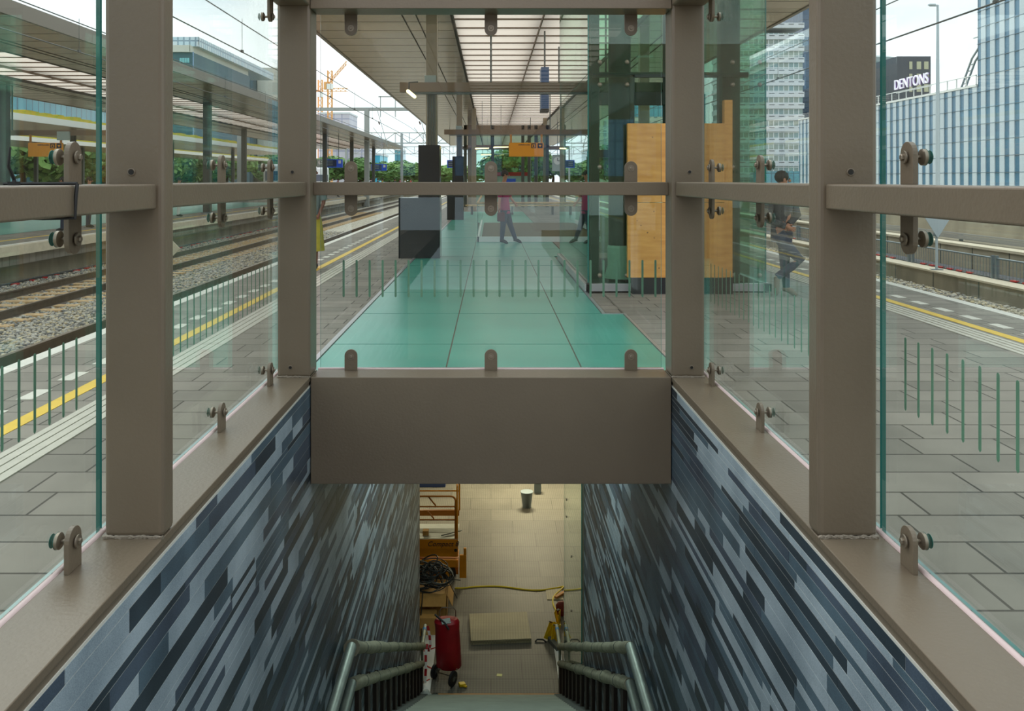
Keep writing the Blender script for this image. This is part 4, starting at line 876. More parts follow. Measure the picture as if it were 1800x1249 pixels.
def stones(name, x0, x1, y0, y1, n, label, zb=-.985):
    t = (1+5**.5)/2; ico = np.array([(-1, t, 0), (1, t, 0), (-1, -t, 0), (1, -t, 0), (0, -1, t), (0, 1, t), (0, -1, -t), (0, 1, -t), (t, 0, -1), (t, 0, 1), (-t, 0, -1), (-t, 0, 1)])/1.9
    fc = np.array([(0, 11, 5), (0, 5, 1), (0, 1, 7), (0, 7, 10), (0, 10, 11), (1, 5, 9), (5, 11, 4), (11, 10, 2), (10, 7, 6), (7, 1, 8), (3, 9, 4), (3, 4, 2), (3, 2, 6), (3, 6, 8), (3, 8, 9), (4, 9, 5), (2, 4, 11), (6, 2, 10), (8, 6, 7), (9, 8, 1)])
    rg = np.random.RandomState(n); u = rg.rand(n)
    ys = y0+(y1-y0)*u**1.5; xs = x0+(x1-x0)*rg.rand(n); zs = zb+rg.rand(n)*.035
    sz = (.018+.016*rg.rand(n, 1))*np.array([[1.25, 1, .75]])*(1+.3*rg.rand(n, 3))
    V = ico[None]*sz[:, None, :]*(1+.25*(rg.rand(n, 12, 1)-.5)); a = rg.rand(n)*6.28; ca, sa = np.cos(a)[:, None], np.sin(a)[:, None]
    X = V[..., 0]*ca-V[..., 1]*sa; Y = V[..., 0]*sa+V[..., 1]*ca; V = np.stack([X+xs[:, None], Y+ys[:, None], V[..., 2]+zs[:, None]], -1).reshape(-1, 3)
    cx, cy = (x0+x1)/2, y0; V -= np.array([cx, cy, zb])
    FF = (fc[None]+12*np.arange(n)[:, None, None]).reshape(-1, 3)
    me = bpy.data.meshes.new(name); me.vertices.add(len(V)); me.vertices.foreach_set('co', V.ravel()); me.loops.add(FF.size); me.loops.foreach_set('vertex_index', FF.ravel())
    me.polygons.add(len(FF)); me.polygons.foreach_set('loop_start', np.arange(len(FF))*3); me.polygons.foreach_set('loop_total', np.full(len(FF), 3))
    for k in ('stone_a', 'stone_b', 'stone_c'): me.materials.append(M[k])
    mi = rg.choice([0, 0, 1, 2], n); me.polygons.foreach_set('material_index', np.repeat(mi, 20).astype(np.int32)); me.update(calc_edges=True)
    o = bpy.data.objects.new(name, me); COL.objects.link(o); o.location = (cx, cy, zb); tag(o, label, 'ballast', kind='stuff')
stones('ballast_stones', -9.0, -6.3, 9.5, 42, 22000, 'crushed stone ballast between the two tracks on the left')
stones('ballast_stones', -12.18, -9.05, 14, 45, 12000, 'crushed stone ballast under the far left track')
stones('ballast_stones', 9.2, 10.72, 10, 34, 6000, 'crushed stone ballast beside the right platform edge')
def rail_prof(x): return [(x-.07, -.965), (x+.07, -.965), (x+.07, -.95), (x+.012, -.93), (x+.012, -.81), (x+.036, -.80), (x+.036, -.775), (x-.036, -.775), (x-.036, -.80), (x-.012, -.81), (x-.012, -.93), (x-.07, -.95)]
def track(xa, xb, label, y1, ns):
    r = thing('railway_track', ((xa+xb)/2, 10, -.98), label, 'railway track', 'railway tracks')
    for x in (xa, xb):
        q = build('rail', MB().prism(rail_prof(x), 'y', -5, y1), 'rail', r); build('rail_head', MB().box(x-.034, x+.034, -5, y1, -.776, -.771), 'railtop', q)
    xm = (xa+xb)/2
    s0 = None
    for k in range(ns):
        y = 9.5+.6*k
        if s0 is None: s0 = build('sleeper', MB().box(xm-1.22, xm+1.22, y-.13, y+.13, -1.05, -.938), 'sleeper', r)
        else:
            c = s0.copy(); COL.objects.link(c); c.location = Vector(s0.location)+Vector((0, .6*k, 0))
track(-6.72, -5.285, 'railway track right below the left platform edge', 150, 60)
track(-10.48, -9.045, 'second railway track on the left, beside the neighbouring platform', 150, 95)
track(7.3, 8.735, 'railway track below the right platform edge', 150, 20)
mb = MB()
for k in range(60): mb.box(-11.9, -11.8, 17+.62*k+(.3 if k % 7 < 3 else 0), 17.22+.62*k, -.97, -.93) if (k % 5) else None
tag(build('red_cable_clips', mb, 'red'), 'red cable clips along the foot of the neighbouring platform wall', 'cable clips', kind='stuff')
tag(build('trackside_cable', MB().tube([(-11.95, 12+2*k, -.95+.01*(k % 3)) for k in range(40)], .035, 6), 'cable_bk', smooth=True), 'black cable along the neighbouring platform wall', 'cable')
# small signs beside track
r = thing('trackside_sign', (-7.85, 20.3, -.98), 'tilted cream square sign plate between the left tracks', 'sign')
build('plate', MB().rbox((-7.84, 20.3, -.02), (.42, .03, .42), (0, math.pi/4, 0)), 'coping', r); build('sign_pole', MB().tube([(-7.84, 20.33, -.98), (-7.84, 20.33, 0)], .025, 8), 'galv', r)

# right side walls
jt = MB()
struct('wall_trackside', MB().box(10.8, 11.15, 0, 150, -1.2, -.60).box(10.76, 11.25, 0, 150, -.60, -.56, 1), ['concrete_d', 'coping'], 'low stained concrete wall with pale coping beyond the right track', 'wall')
struct('wall_retaining', MB().box(12.1, 12.4, 0, 150, -1.2, -.06).box(12.06, 12.5, 0, 150, -.06, 0, 1), ['concrete', 'coping'], 'panelled concrete retaining wall behind the fence on the right', 'wall')
struct('wall_upper', MB().box(14.0, 14.4, 0, 150, -1.2, 1.38), 'concrete', 'upper concrete wall below the striped office building', 'wall')
mb = MB()
for k in range(40): mb.box(10.794, 10.80, 9+1.9*k, 9.035+1.9*k, -.98, -.60); mb.box(12.094, 12.10, 9+1.5*k, 9.03+1.5*k, -.6, -.06)
struct('trim_wall_joints', mb, 'column_d', 'dark vertical joints between the concrete wall panels', 'joints')
struct('floor_cable_trough', MB().box(11.15, 12.1, 0, 150, -1.2, -.60), 'black_mat', 'dark trough floor behind the low wall', 'trough')
struct('floor_ledge', MB().box(12.4, 14.0, 0, 150, -1.2, -.04), 'concrete_d', 'dirty ledge behind the retaining wall', 'ledge')
mb = MB()
for k in range(5): mb.tube([(11.3+.1*k, 5+3*j, -.57+.008*((j+k) % 3)) for j in range(30)], .038, 6)
tag(build('cable_run', mb, 'black_mat', smooth=True), 'bundle of dark cables lying in the trough behind the right wall', 'cables')
mb = MB()
for k in range(46):
    if k % 9 < 6: mb.box(11.22, 11.30, 12+.42*k, 12.2+.42*k, -.545, -.515)
tag(build('red_cable_clips', mb, 'red'), 'red clips on the cables behind the right wall', 'cable clips', kind='stuff')
gr = thing('guard_rail', (12.9, 10, 0), 'pale steel guard rail on the ledge behind the retaining wall', 'guard rail')
build('rail_band', MB().box(12.88, 12.93, 5, 120, .02, .13).box(12.86, 12.90, 5, 120, .15, .19), 'steel_light', gr)
for k in range(26): build('rail_post', MB().box(12.93, 12.99, 8+3*k, 8.1+3*k, -.04, .17), 'galv', gr)
def fence(y0, y1, label):
    r = thing('mesh_fence', (11.85, y0, -.6), label, 'fence', 'low mesh fence panels')
    x = 11.25
    for y in (y0, y1): build('fence_post', MB().box(x-.03, x+.03, y-.03, y+.03, -.6, -.04), 'galv', r)
    build('top_rail', MB().tube([(x, y0, -.10), (x, y1, -.10)], .022, 6), 'galv', r)
    mb = MB(); y = y0+.12
    while y < y1: mb.box(x-.004, x+.004, y-.004, y+.004, -.55, -.1); y += .12
    mb.box(x-.004, x+.004, y0, y1, -.54, -.53)
    build('wire_mesh', mb, 'galv', r)
for k, (a, b) in enumerate(((10, 13.9), (14.0, 16.0), (16.1, 18.6), (18.75, 22.3), (22.5, 25.5), (25.7, 30.5), (30.7, 38))):
    fence(a, b, 'grey mesh fence panel on the low right wall, %s from the near end' % ('first', 'second', 'third', 'fourth', 'fifth', 'sixth', 'seventh')[k])
p = Vector((10.95, 20.55, -.56))
r = thing('warning_sign', p, 'pale blue triangular sign seen from behind on a thin pole', 'sign')
build('sign_pole', MB().tube([p, p+Vector((0, 0, 1.5))], .03, 8), 'lamp_pole', r, smooth=True); build('base_plate', MB().box(p.x-.12, p.x+.12, p.y-.1, p.y+.1, p.z, p.z+.015), 'galv', r)
build('sign_plate', MB().prism([(p.x-.46, .95), (p.x+.46, .95), (p.x, .22)], 'y', p.y-.06, p.y-.04), 'lamp_pole', r)
build('pole_clamp', MB().box(p.x-.06, p.x+.06, p.y-.05, p.y+.04, .26, .34), 'galv', r)
p = Vector((25.0, 46.8, -1.2))
r = thing('street_lamp', p, 'tall pale grey street lamp pole in front of the striped building', 'street lamp')
build('lamp_pole', MB().tube([p, p+Vector((0, 0, 6.5)), p+Vector((0, 0, 12.6))], [.13, .11, .06], 10), 'lamp_pole', r, smooth=True)
build('lamp_arm', MB().box(p.x-.45, p.x, p.y-.04, p.y+.04, 11.33, 11.42).box(p.x-.5, p.x-.15, p.y-.1, p.y+.1, 11.38, 11.46), 'lamp_pole', r)
# backdrop building added behind the stairs to darken reflections in the glass
hl = thing('reflection_backdrop', (0, -64, 0), 'dark backdrop building added behind the stairs, unseen except in reflections', 'building')
build('backdrop_wall', MB().box(-40, 40, -66, -64, 0, 16), 'beam', hl)
for k in range(9): build('backdrop_window', MB().box(-36+8*k, -31+8*k, -64.05, -63.95, 2, 8), 'fac_blue', hl)

# ------------------------------------------------------------------ overhead line
def wire(x, zc, y0, y1, label, span=50, sag=.0, drop=None, r_=.014, ph=0):
    r = thing('overhead_wire', (x, y0, zc), label, 'wire', 'overhead wires')
    pts = []
    for k in range(41):
        y = y0+(y1-y0)*k/40; u = ((y+ph) % span)/span; pts.append((x, y, zc-sag*4*u*(1-u)))
    build('conductor', MB().tube(pts, r_, 6), 'wire', r, smooth=True)
    if drop:
        for k in range(7):
            y = 9+5.5*k; 
            build('dropper', MB().tube([(x, y, zc), (x, y, drop)], .006, 5), 'wire', r)
            build('clamp', MB().rbox((x, y, zc+.02), (.05, .1, .06), (0, 0, 0)), 'wire', r)
wire(-5.95, 4.7, 2, 150, 'contact wire over the nearest left track', drop=5.5)
wire(-5.95, 5.5, 2, 150, 'carrier wire above the contact wire of the nearest left track', span=60, sag=.12)
wire(-9.85, 4.7, 2, 150, 'contact wire over the second left track', drop=5.5)
wire(-9.85, 5.5, 2, 150, 'carrier wire over the second left track', span=60, sag=.12)
wire(8.75, 4.72, 2, 150, 'contact wire over the right track', drop=5.6, r_=.018)
wire(8.75, 5.6, 2, 150, 'carrier wire over the right track', span=60, sag=.1)
def lattice(mb, a, b, h, n, r_):
    a = Vector(a); b = Vector(b); u = Vector((0, 0, h))
    mb.tube([a, b], r_, 5); mb.tube([a+u, b+u], r_, 5)
    for k in range(n):
        p = a.lerp(b, k/n); q = a.lerp(b, (k+1)/n); mb.tube([p, q+u] if k % 2 else [p+u, q], r_*.6, 4); mb.tube([p, p+u], r_*.6, 4)
    return mb
PY = 80
g = thing('overhead_line_portal', (-7.9, PY, -1), 'pale steel portal with a solid beam across the tracks, nearest', 'portal', 'overhead line portals')
build('portal_beam', MB().box(-24, 12, PY-.15, PY+.15, 8.2, 8.52), 'gantry', g)
for x in (-11.87, 11.6, -24): build('portal_post', MB().box(x-.22, x+.22, PY-.22, PY+.22, -1, 8.4), 'gantry', g)
for x in (-9.85, -5.95):
    build('cantilever', MB().tube([(x-1.0, PY, 8.2), (x, PY-.2, 4.8), (x+.4, PY-.2, 4.75)], .03, 6).tube([(x-1.4, PY, 6.6), (x, PY-.2, 4.8)], .025, 6), 'gantry', g)
    build('drop_frame', MB().box(x-.75, x-.68, PY-.1, PY, 7.6, 9.6).box(x+.68, x+.75, PY-.1, PY, 7.6, 9.6).box(x-.9, x+.9, PY-.1, PY, 9.5, 9.6), 'gantry', g)
    build('insulator', MB().tube([(x-.9, PY, 7.2), (x-.8, PY, 6.9)], .07, 8), 'ceramic', g)
for y, lb in ((105, 'second'), (150, 'third')):
    g = thing('overhead_line_portal', (-7.9, y, -1), '%s overhead line portal, lattice beam, farther along the tracks' % lb, 'portal', 'overhead line portals')
    build('lattice_beam', lattice(MB(), (-26, y, 6.2), (16, y, 6.2), 1.3, 24, .07), 'gantry', g)
    for x in (-26, -11.2, 7, 16): build('portal_post', MB().box(x-.15, x+.15, y-.15, y+.15, -1, 7.4), 'gantry', g)

# ------------------------------------------------------------------ buildings
def bbox_part(nm, m_, r, *b, **k): return build(nm, MB().box(*b), m_, r, **k)
# striped office (long block + tower)
bR = thing('striped_office_building', (60, 80, -1.2), 'office building clad in white and blue vertical stripes, tower at its near end', 'building')
for (nm, ya, yb, h) in (('long_block', 95, 150, 12.2), ('tower', 40, 95, 62)):
    bbox_part(nm, 'fac_stripe_g', bR, 55.3, 85, ya, yb, -1.2, h)
    mb = MB(); y = ya+.05
    while y < yb-.5: mb.box(55.2, 55.3, y, y+.86, -1.2, h); y += 1.72
    build('white_fins', mb, 'fac_stripe_w', bR)
    mb = MB(); z = .6
    while z < h: mb.box(55.17, 55.32, ya, yb, z-.02, z+.02); z += 1.82
    build('floor_line', mb, 'fac_line', bR)
bbox_part('parapet', 'white', bR, 55.1, 55.5, 95, 150, 12.2, 12.45)
mb = MB(); y = 95
while y < 140: mb.box(55.1, 55.2, y, y+.1, 12.4, 13.5); y += 2.0
mb.box(55.1, 55.2, 95, 140, 13.45, 13.55); build('roof_railing', mb, 'white', bR)
bbox_part('end_glazing', 'fac_blue', bR, 55.3, 85, 94.9, 95, 12, 62)
bbox_part('plant_room', 'fac_dark', bR, 64, 74, 98, 116, 12.4, 13.6)
sg = thing('rooftop_letters', (54.9, 109, 13.3), 'white letters DENTONS standing on the roof edge of the striped building', 'sign')
text('DENTONS', 1.9, (54.85, 109.3, 14.35), (math.pi/2, 0, -math.pi/2), 'letter', sg, ext=.08)
text('DENTONS', 1.9, (54.98, 109.25, 14.33), (math.pi/2, 0, -math.pi/2), 'letter_side', sg, name='letter_backing', ext=.04)
build('sign_frame', MB().box(55.0, 55.1, 104.5, 113.5, 13.3, 13.38), 'white', sg)
# crane arm on roof
r = thing('facade_hoist', (58, 100, 12.4), 'curved grey window cleaning hoist arm on the striped roof', 'hoist')
a, b, c, d = Vector((58, 103, 12.4)), Vector((58, 100.5, 16)), Vector((58, 97.5, 18.3)), Vector((58, 96, 18.6))
mb = MB()
for o_ in (Vector((0, .35, .2)), Vector((0, -.35, -.2))): mb.tube([a+o_, b+o_, c+o_], .12, 6)
for k in range(5): mb.tube([a.lerp(b, k/5)+Vector((0, .35, .2)), a.lerp(b, (k+.6)/5)-Vector((0, .35, .2))], .07, 5)
mb.tube([c+Vector((0, 3, .3)), c+Vector((0, -3, .3))], .08, 5); build('jib', mb, 'gantry', r)
# black tower and round tower behind
r = thing('black_office_tower', (118, 235, 0), 'charcoal square tower with pale windows behind the rooftop letters', 'building')
Yb = 240; xa, xb = (1577-863)/F*Yb, (1636-863)/F*Yb; zt_ = EYE+(315-99)/F*Yb
bbox_part('tower_block', 'fac_dark', r, xa, xb, Yb, Yb+14, 0, zt_)
for j in range(3):
    for k in range(3):
        x0 = xa+(xb-xa)*(.36+.2*j+.02*j); z1 = zt_-(2.0+3.0*k+(0 if k else -.5)); wd_ = (xb-xa)*(.13 if j else .09)
        bbox_part('window', 'win_warm', r, x0, x0+wd_, Yb-.1, Yb+.1, z1-2.2, z1)
r = thing('round_office_tower', (110, 262, 0), 'pale grey rounded tower with banded windows behind the charcoal tower', 'building')
xc = (1575-863)/F*262
build('drum', MB().tube([(xc, 285, 0), (xc, 285, EYE+(315-92)/F*262), (xc, 285, EYE+(315-86)/F*262)], [13.5, 13.5, 9], 40), 'fac_grey', r, smooth=True)
# stepped white tower + navy tower in the right middle pane
r = thing('banded_office_tower', (90, 255, 0), 'tall office tower with white bands and window rows, right of the lift shaft', 'building')
Yt = 250; x0, x1 = (1300-863)/F*Yt, (1411-863)/F*Yt
bbox_part('podium', 'fac_teal', r, (1330-863)/F*238, (1440-863)/F*238, 238, 241, 0, EYE+(315-301)/F*238); bbox_part('tower_body', 'fac_step', r, x0, x1, Yt, Yt+30, 0, EYE+(315-58)/F*Yt)
mb = MB()
for k in range(14):
    z = EYE+(315-(312-20.2*k))/F*Yt; mb.box(x0-.3, x1+.3, Yt-.5, Yt+30.3, z, z+1.55)
build('white_band', mb, 'fac_white', r)
mb = MB(); rr = random.Random(4)
for k in range(14):
    z = EYE+(315-(312-20.2*k))/F*Yt+1.0; x = x0
    while x < x1-1: mb.box(x, x+1.6, Yt-.55, Yt-.5, z, z+.2); x += 2.9
build('vent_slot', mb, 'fac_dark', r)
r = thing('navy_office_tower', (105, 220, 0), 'dark blue tower standing right of the white banded tower', 'building')
Yn = 285; bbox_part('tower_body', 'fac_navy', r, (1411-863)/F*Yn, (1440-863)/F*Yn, Yn, Yn+25, EYE+(315-296)/F*Yn, EYE+(315-14)/F*Yn); bbox_part('podium', 'fac_navy', r, (1400-863)/F*Yn, (1440-863)/F*Yn, Yn+1, Yn+25, 0, EYE+(315-296)/F*Yn)
r = thing('teal_office_block', (75, 205, 0), 'low teal glass block seen through the lift shaft', 'building')
bbox_part('glass_block', 'fac_teal', r, (1090-863)/F*300, (1240-863)/F*300, 300, 330, 0, EYE+(315-165)/F*300); bbox_part('stone_block', 'fac_sand', r, (1030-863)/F*290, (1190-863)/F*290, 290, 299, 0, EYE+(315-205)/F*290)
# left buildings
r = thing('glass_office_block', (-100, 165, 0), 'blue glass office block with a white finned upper storey on the far left', 'building')
Yl = 170
def bx_(px): return (px-863)/F*Yl
def bz_(py): return EYE+(315-py)/F*Yl
bbox_part('slate_wing', 'fac_slate', r, bx_(180), bx_(339), Yl, Yl+40, 0, bz_(92))
bbox_part('cream_band', 'fac_cream', r, bx_(180), bx_(336), Yl-.6, Yl+40, bz_(92), bz_(80))
bbox_part('finned_storey', 'fac_fin', r, bx_(180), bx_(346), Yl+1, Yl+60, bz_(80), bz_(63.5))
mb = MB().prism([(bx_(339), Yl), (bx_(339)+.1, Yl), (bx_(400)*.0+((400-863)/F*232), 232), ((300-863)/F*232, 232)], 'z', 0, bz_(91)); build('blue_glass_wing', mb, 'fac_blue', r)
mb = MB().prism([(bx_(346)-.1, Yl+1), (bx_(346), Yl+1), ((398-863)/F*232, 232), ((300-863)/F*232, 232)], 'z', bz_(78), bz_(63.5)); build('finned_storey', mb, 'fac_fin', r)
mb = MB().prism([(bx_(336)-.1, Yl-.6), (bx_(336), Yl-.6), ((392-863)/F*230, 230), ((300-863)/F*230, 230)], 'z', bz_(91), bz_(79)); build('cream_band', mb, 'fac_cream', r)
mb = MB()
for k in range(4): mb.box(bx_(316+4.4*k), bx_(319.8+4.4*k), Yl-.1, Yl, bz_(110), bz_(102))
build('window_row', mb, 'fac_cyan', r)
r = thing('low_glass_office', (-80, 262, 0), 'lower glass office with rust red panels beside the blue glass block', 'building')
Y3 = 262
bbox_part('glass_body', 'fac_fin', r, (395-863)/F*Y3, (445-863)/F*Y3, Y3, Y3+30, EYE+(315-138)/F*Y3, EYE+(315-112)/F*Y3)
bbox_part('window_band', 'fac_blue', r, (396-863)/F*Y3, (443-863)/F*Y3, Y3-.3, Y3, EYE+(315-136)/F*Y3, EYE+(315-126)/F*Y3)
bbox_part('lower_body', 'fac_slate', r, (395-863)/F*Y3, (445-863)/F*Y3, Y3, Y3+30, 0, EYE+(315-138)/F*Y3)
mb = MB()
for k in range(5): x = (402+8*k-863)/F*Y3; mb.box(x, x+.6, Y3-.3, Y3, EYE+(315-150)/F*Y3, EYE+(315-139)/F*Y3)
build('rust_panel', mb, 'rust', r)
bbox_part('side_wing', 'fac_cream', r, (446-863)/F*Y3, (500-863)/F*(Y3), Y3+4, Y3+40, 0, EYE+(315-116)/F*Y3)
r = thing('teal_glass_block', (-130, 130, 0), 'long teal glass block seen below the neighbouring canopy', 'building')
bbox_part('glass_block', 'fac_teal', r, -112, -66, 118, 150, 0, 14.0); bbox_part('roof_edge', 'fac_white', r, -113, -65, 117, 151, 14, 14.4)
def far_block(nm, px0, px1, py, Y, m_, label, extra=None):
    r = thing(nm, ((px0+px1)/2/F*Y-863/F*Y, Y, 0), label, 'building')
    x0, x1 = (px0-863)/F*Y, (px1-863)/F*Y; z = EYE+(315-py)/F*Y
    bbox_part('block_body', m_, r, x0, x1, Y, Y+25, 0, z); bbox_part('roof_edge', 'fac_white', r, x0-.4, x1+.4, Y-.4, Y+25, z, z+.8)
    if extra: bbox_part('wing', extra[0], r, (extra[1]-863)/F*Y, (extra[2]-863)/F*Y, Y-2, Y+15, 0, EYE+(315-extra[3])/F*Y)
far_block('lilac_building', 585, 636, 262, 330, 'fac_lilac', 'pale lilac block beyond the neighbouring canopy', ('fac_lilac', 616, 652, 258))
far_block('turquoise_building', 637, 668, 273, 340, 'fac_turq', 'turquoise block beyond the trees', None)
far_block('glass_tower', 694, 704, 264, 420, 'fac_teal', 'slim pale blue tower on the horizon left of the black column', None)
far_block('scaffolded_building', 560, 614, 200, 420, 'fac_lilac', 'tall lilac scaffolded building under construction behind the crane', None)
far_block('sand_building', 1010, 1060, 236, 420, 'fac_sand', 'pale stone block glimpsed right of the yellow sign', None)
# cranes
def crane(px, top, Y, jib, label, slew):
    x = (px-863)/F*Y; zt = EYE+(315-top)/F*Y; r = thing('tower_crane', (x, Y, 0), label, 'crane', 'tower cranes')
    mb = MB(); n_ = 22
    for dx in (-1, 1):
        for dy in (-1, 1): mb.tube([(x+dx, Y+dy, 0), (x+dx, Y+dy, zt)], .2, 4)
    for k in range(n_):
        z0_, z1_ = zt*k/n_, zt*(k+1)/n_; mb.tube([(x-1, Y-1, z0_), (x+1, Y-1, z1_)], .14, 4); mb.tube([(x+1, Y-1, z0_), (x-1, Y-1, z1_)], .14, 4)
    build('mast', mb, 'crane', r)
    build('jib', lattice(MB(), (x, Y, zt-6), (x+jib, Y, zt-6+slew), 1.6, 12, .18), 'crane', r); build('counter_jib', MB().box(x-jib*.35, x, Y-.8, Y+.8, zt-6.2, zt-5.4).box(x-jib*.35, x-jib*.2, Y-1, Y+1, zt-9, zt-6), 'crane', r)
    build('cab', MB().box(x-1.3, x+1.3, Y-1.5, Y+1.5, zt-9, zt-6.4), 'white', r)
crane(580, 124, 400, 8, 'orange tower crane with a raised jib, right one of the pair', 9)
crane(563, 140, 430, 14, 'orange tower crane with a level jib, at the edge of the front glass', 0)
# ------------------------------------------------------------------ trees
def tree_mesh(seed, m_):
    rnd = random.Random(seed); rg = np.random.RandomState(seed); mb = MB()
    for k in range(11):
        a = rnd.random()*6.28; rr = rnd.uniform(0, .55); c = np.array([rr*math.cos(a), rr*math.sin(a), rnd.uniform(.42, .85)]); R = rnd.uniform(.18, .3)
        for q in range(150):
            d = rg.normal(size=3); d /= np.linalg.norm(d); p = c+d*R*rg.uniform(.75, 1.05)*np.array([1, 1, .8]); u = rg.normal(size=3); u /= np.linalg.norm(u); v = np.cross(u, d); v /= (np.linalg.norm(v)+1e-6); s_ = rg.uniform(.02, .042)
            mb.add([p-u*s_-v*s_, p+u*s_-v*s_, p+u*s_+v*s_, p-u*s_+v*s_], [(0, 1, 2, 3)])
    return mb
protos = []
def tree(x, y, hgt, wdt, k, label, grp):
    if k >= len(protos):
        r = thing('tree', (0, 0, 0), label, 'tree', grp); f_ = build('foliage', tree_mesh(k+3, None), 'leaf_a' if k % 2 else 'leaf_b', r)
        t_ = build('trunk', MB().tube([(0, 0, 0), (.02, 0, .3), (0, .02, .6)], [.04, .03, .015], 8), 'bark', r); protos.append(r)
    else: r = dup(protos[k], (0, 0, 0), label, grp)
    r.location = (x, y, -1.2); r.scale = (wdt, wdt, hgt); r['label'] = label
rnd = random.Random(9)
for i in range(4): tree([-55, -60, -58, -66][i], [62, 75, 90, 70][i], 8.5+i*.5, 10, i, ['leafy green tree behind the fourth canopy, nearest', 'leafy green tree behind the yellow sign of the neighbouring platform', 'leafy tree at the far end of the left tree row', 'tall leafy tree at the back of the left tree row'][i], 'trees behind the far left canopies')
for i in range(26): tree(-54-rnd.random()*10, 48+5*i, 8+rnd.random()*2, 11, i % 4, 'green tree in the row behind the sedum roofed canopies', 'green trees in the left row')
for i in range(16): tree(-74+4.4*i, 235+rnd.random()*45, 9.5+rnd.random()*1.5-.25*i, 15, i % 4, 'distant green tree on the horizon beyond the platform ends', 'trees on the horizon')
for i in range(9): tree(4+5*i, 230+rnd.random()*35, 9+rnd.random()*5, 13, i % 4, 'distant green tree beyond the end of this platform', 'trees beyond the platform end')

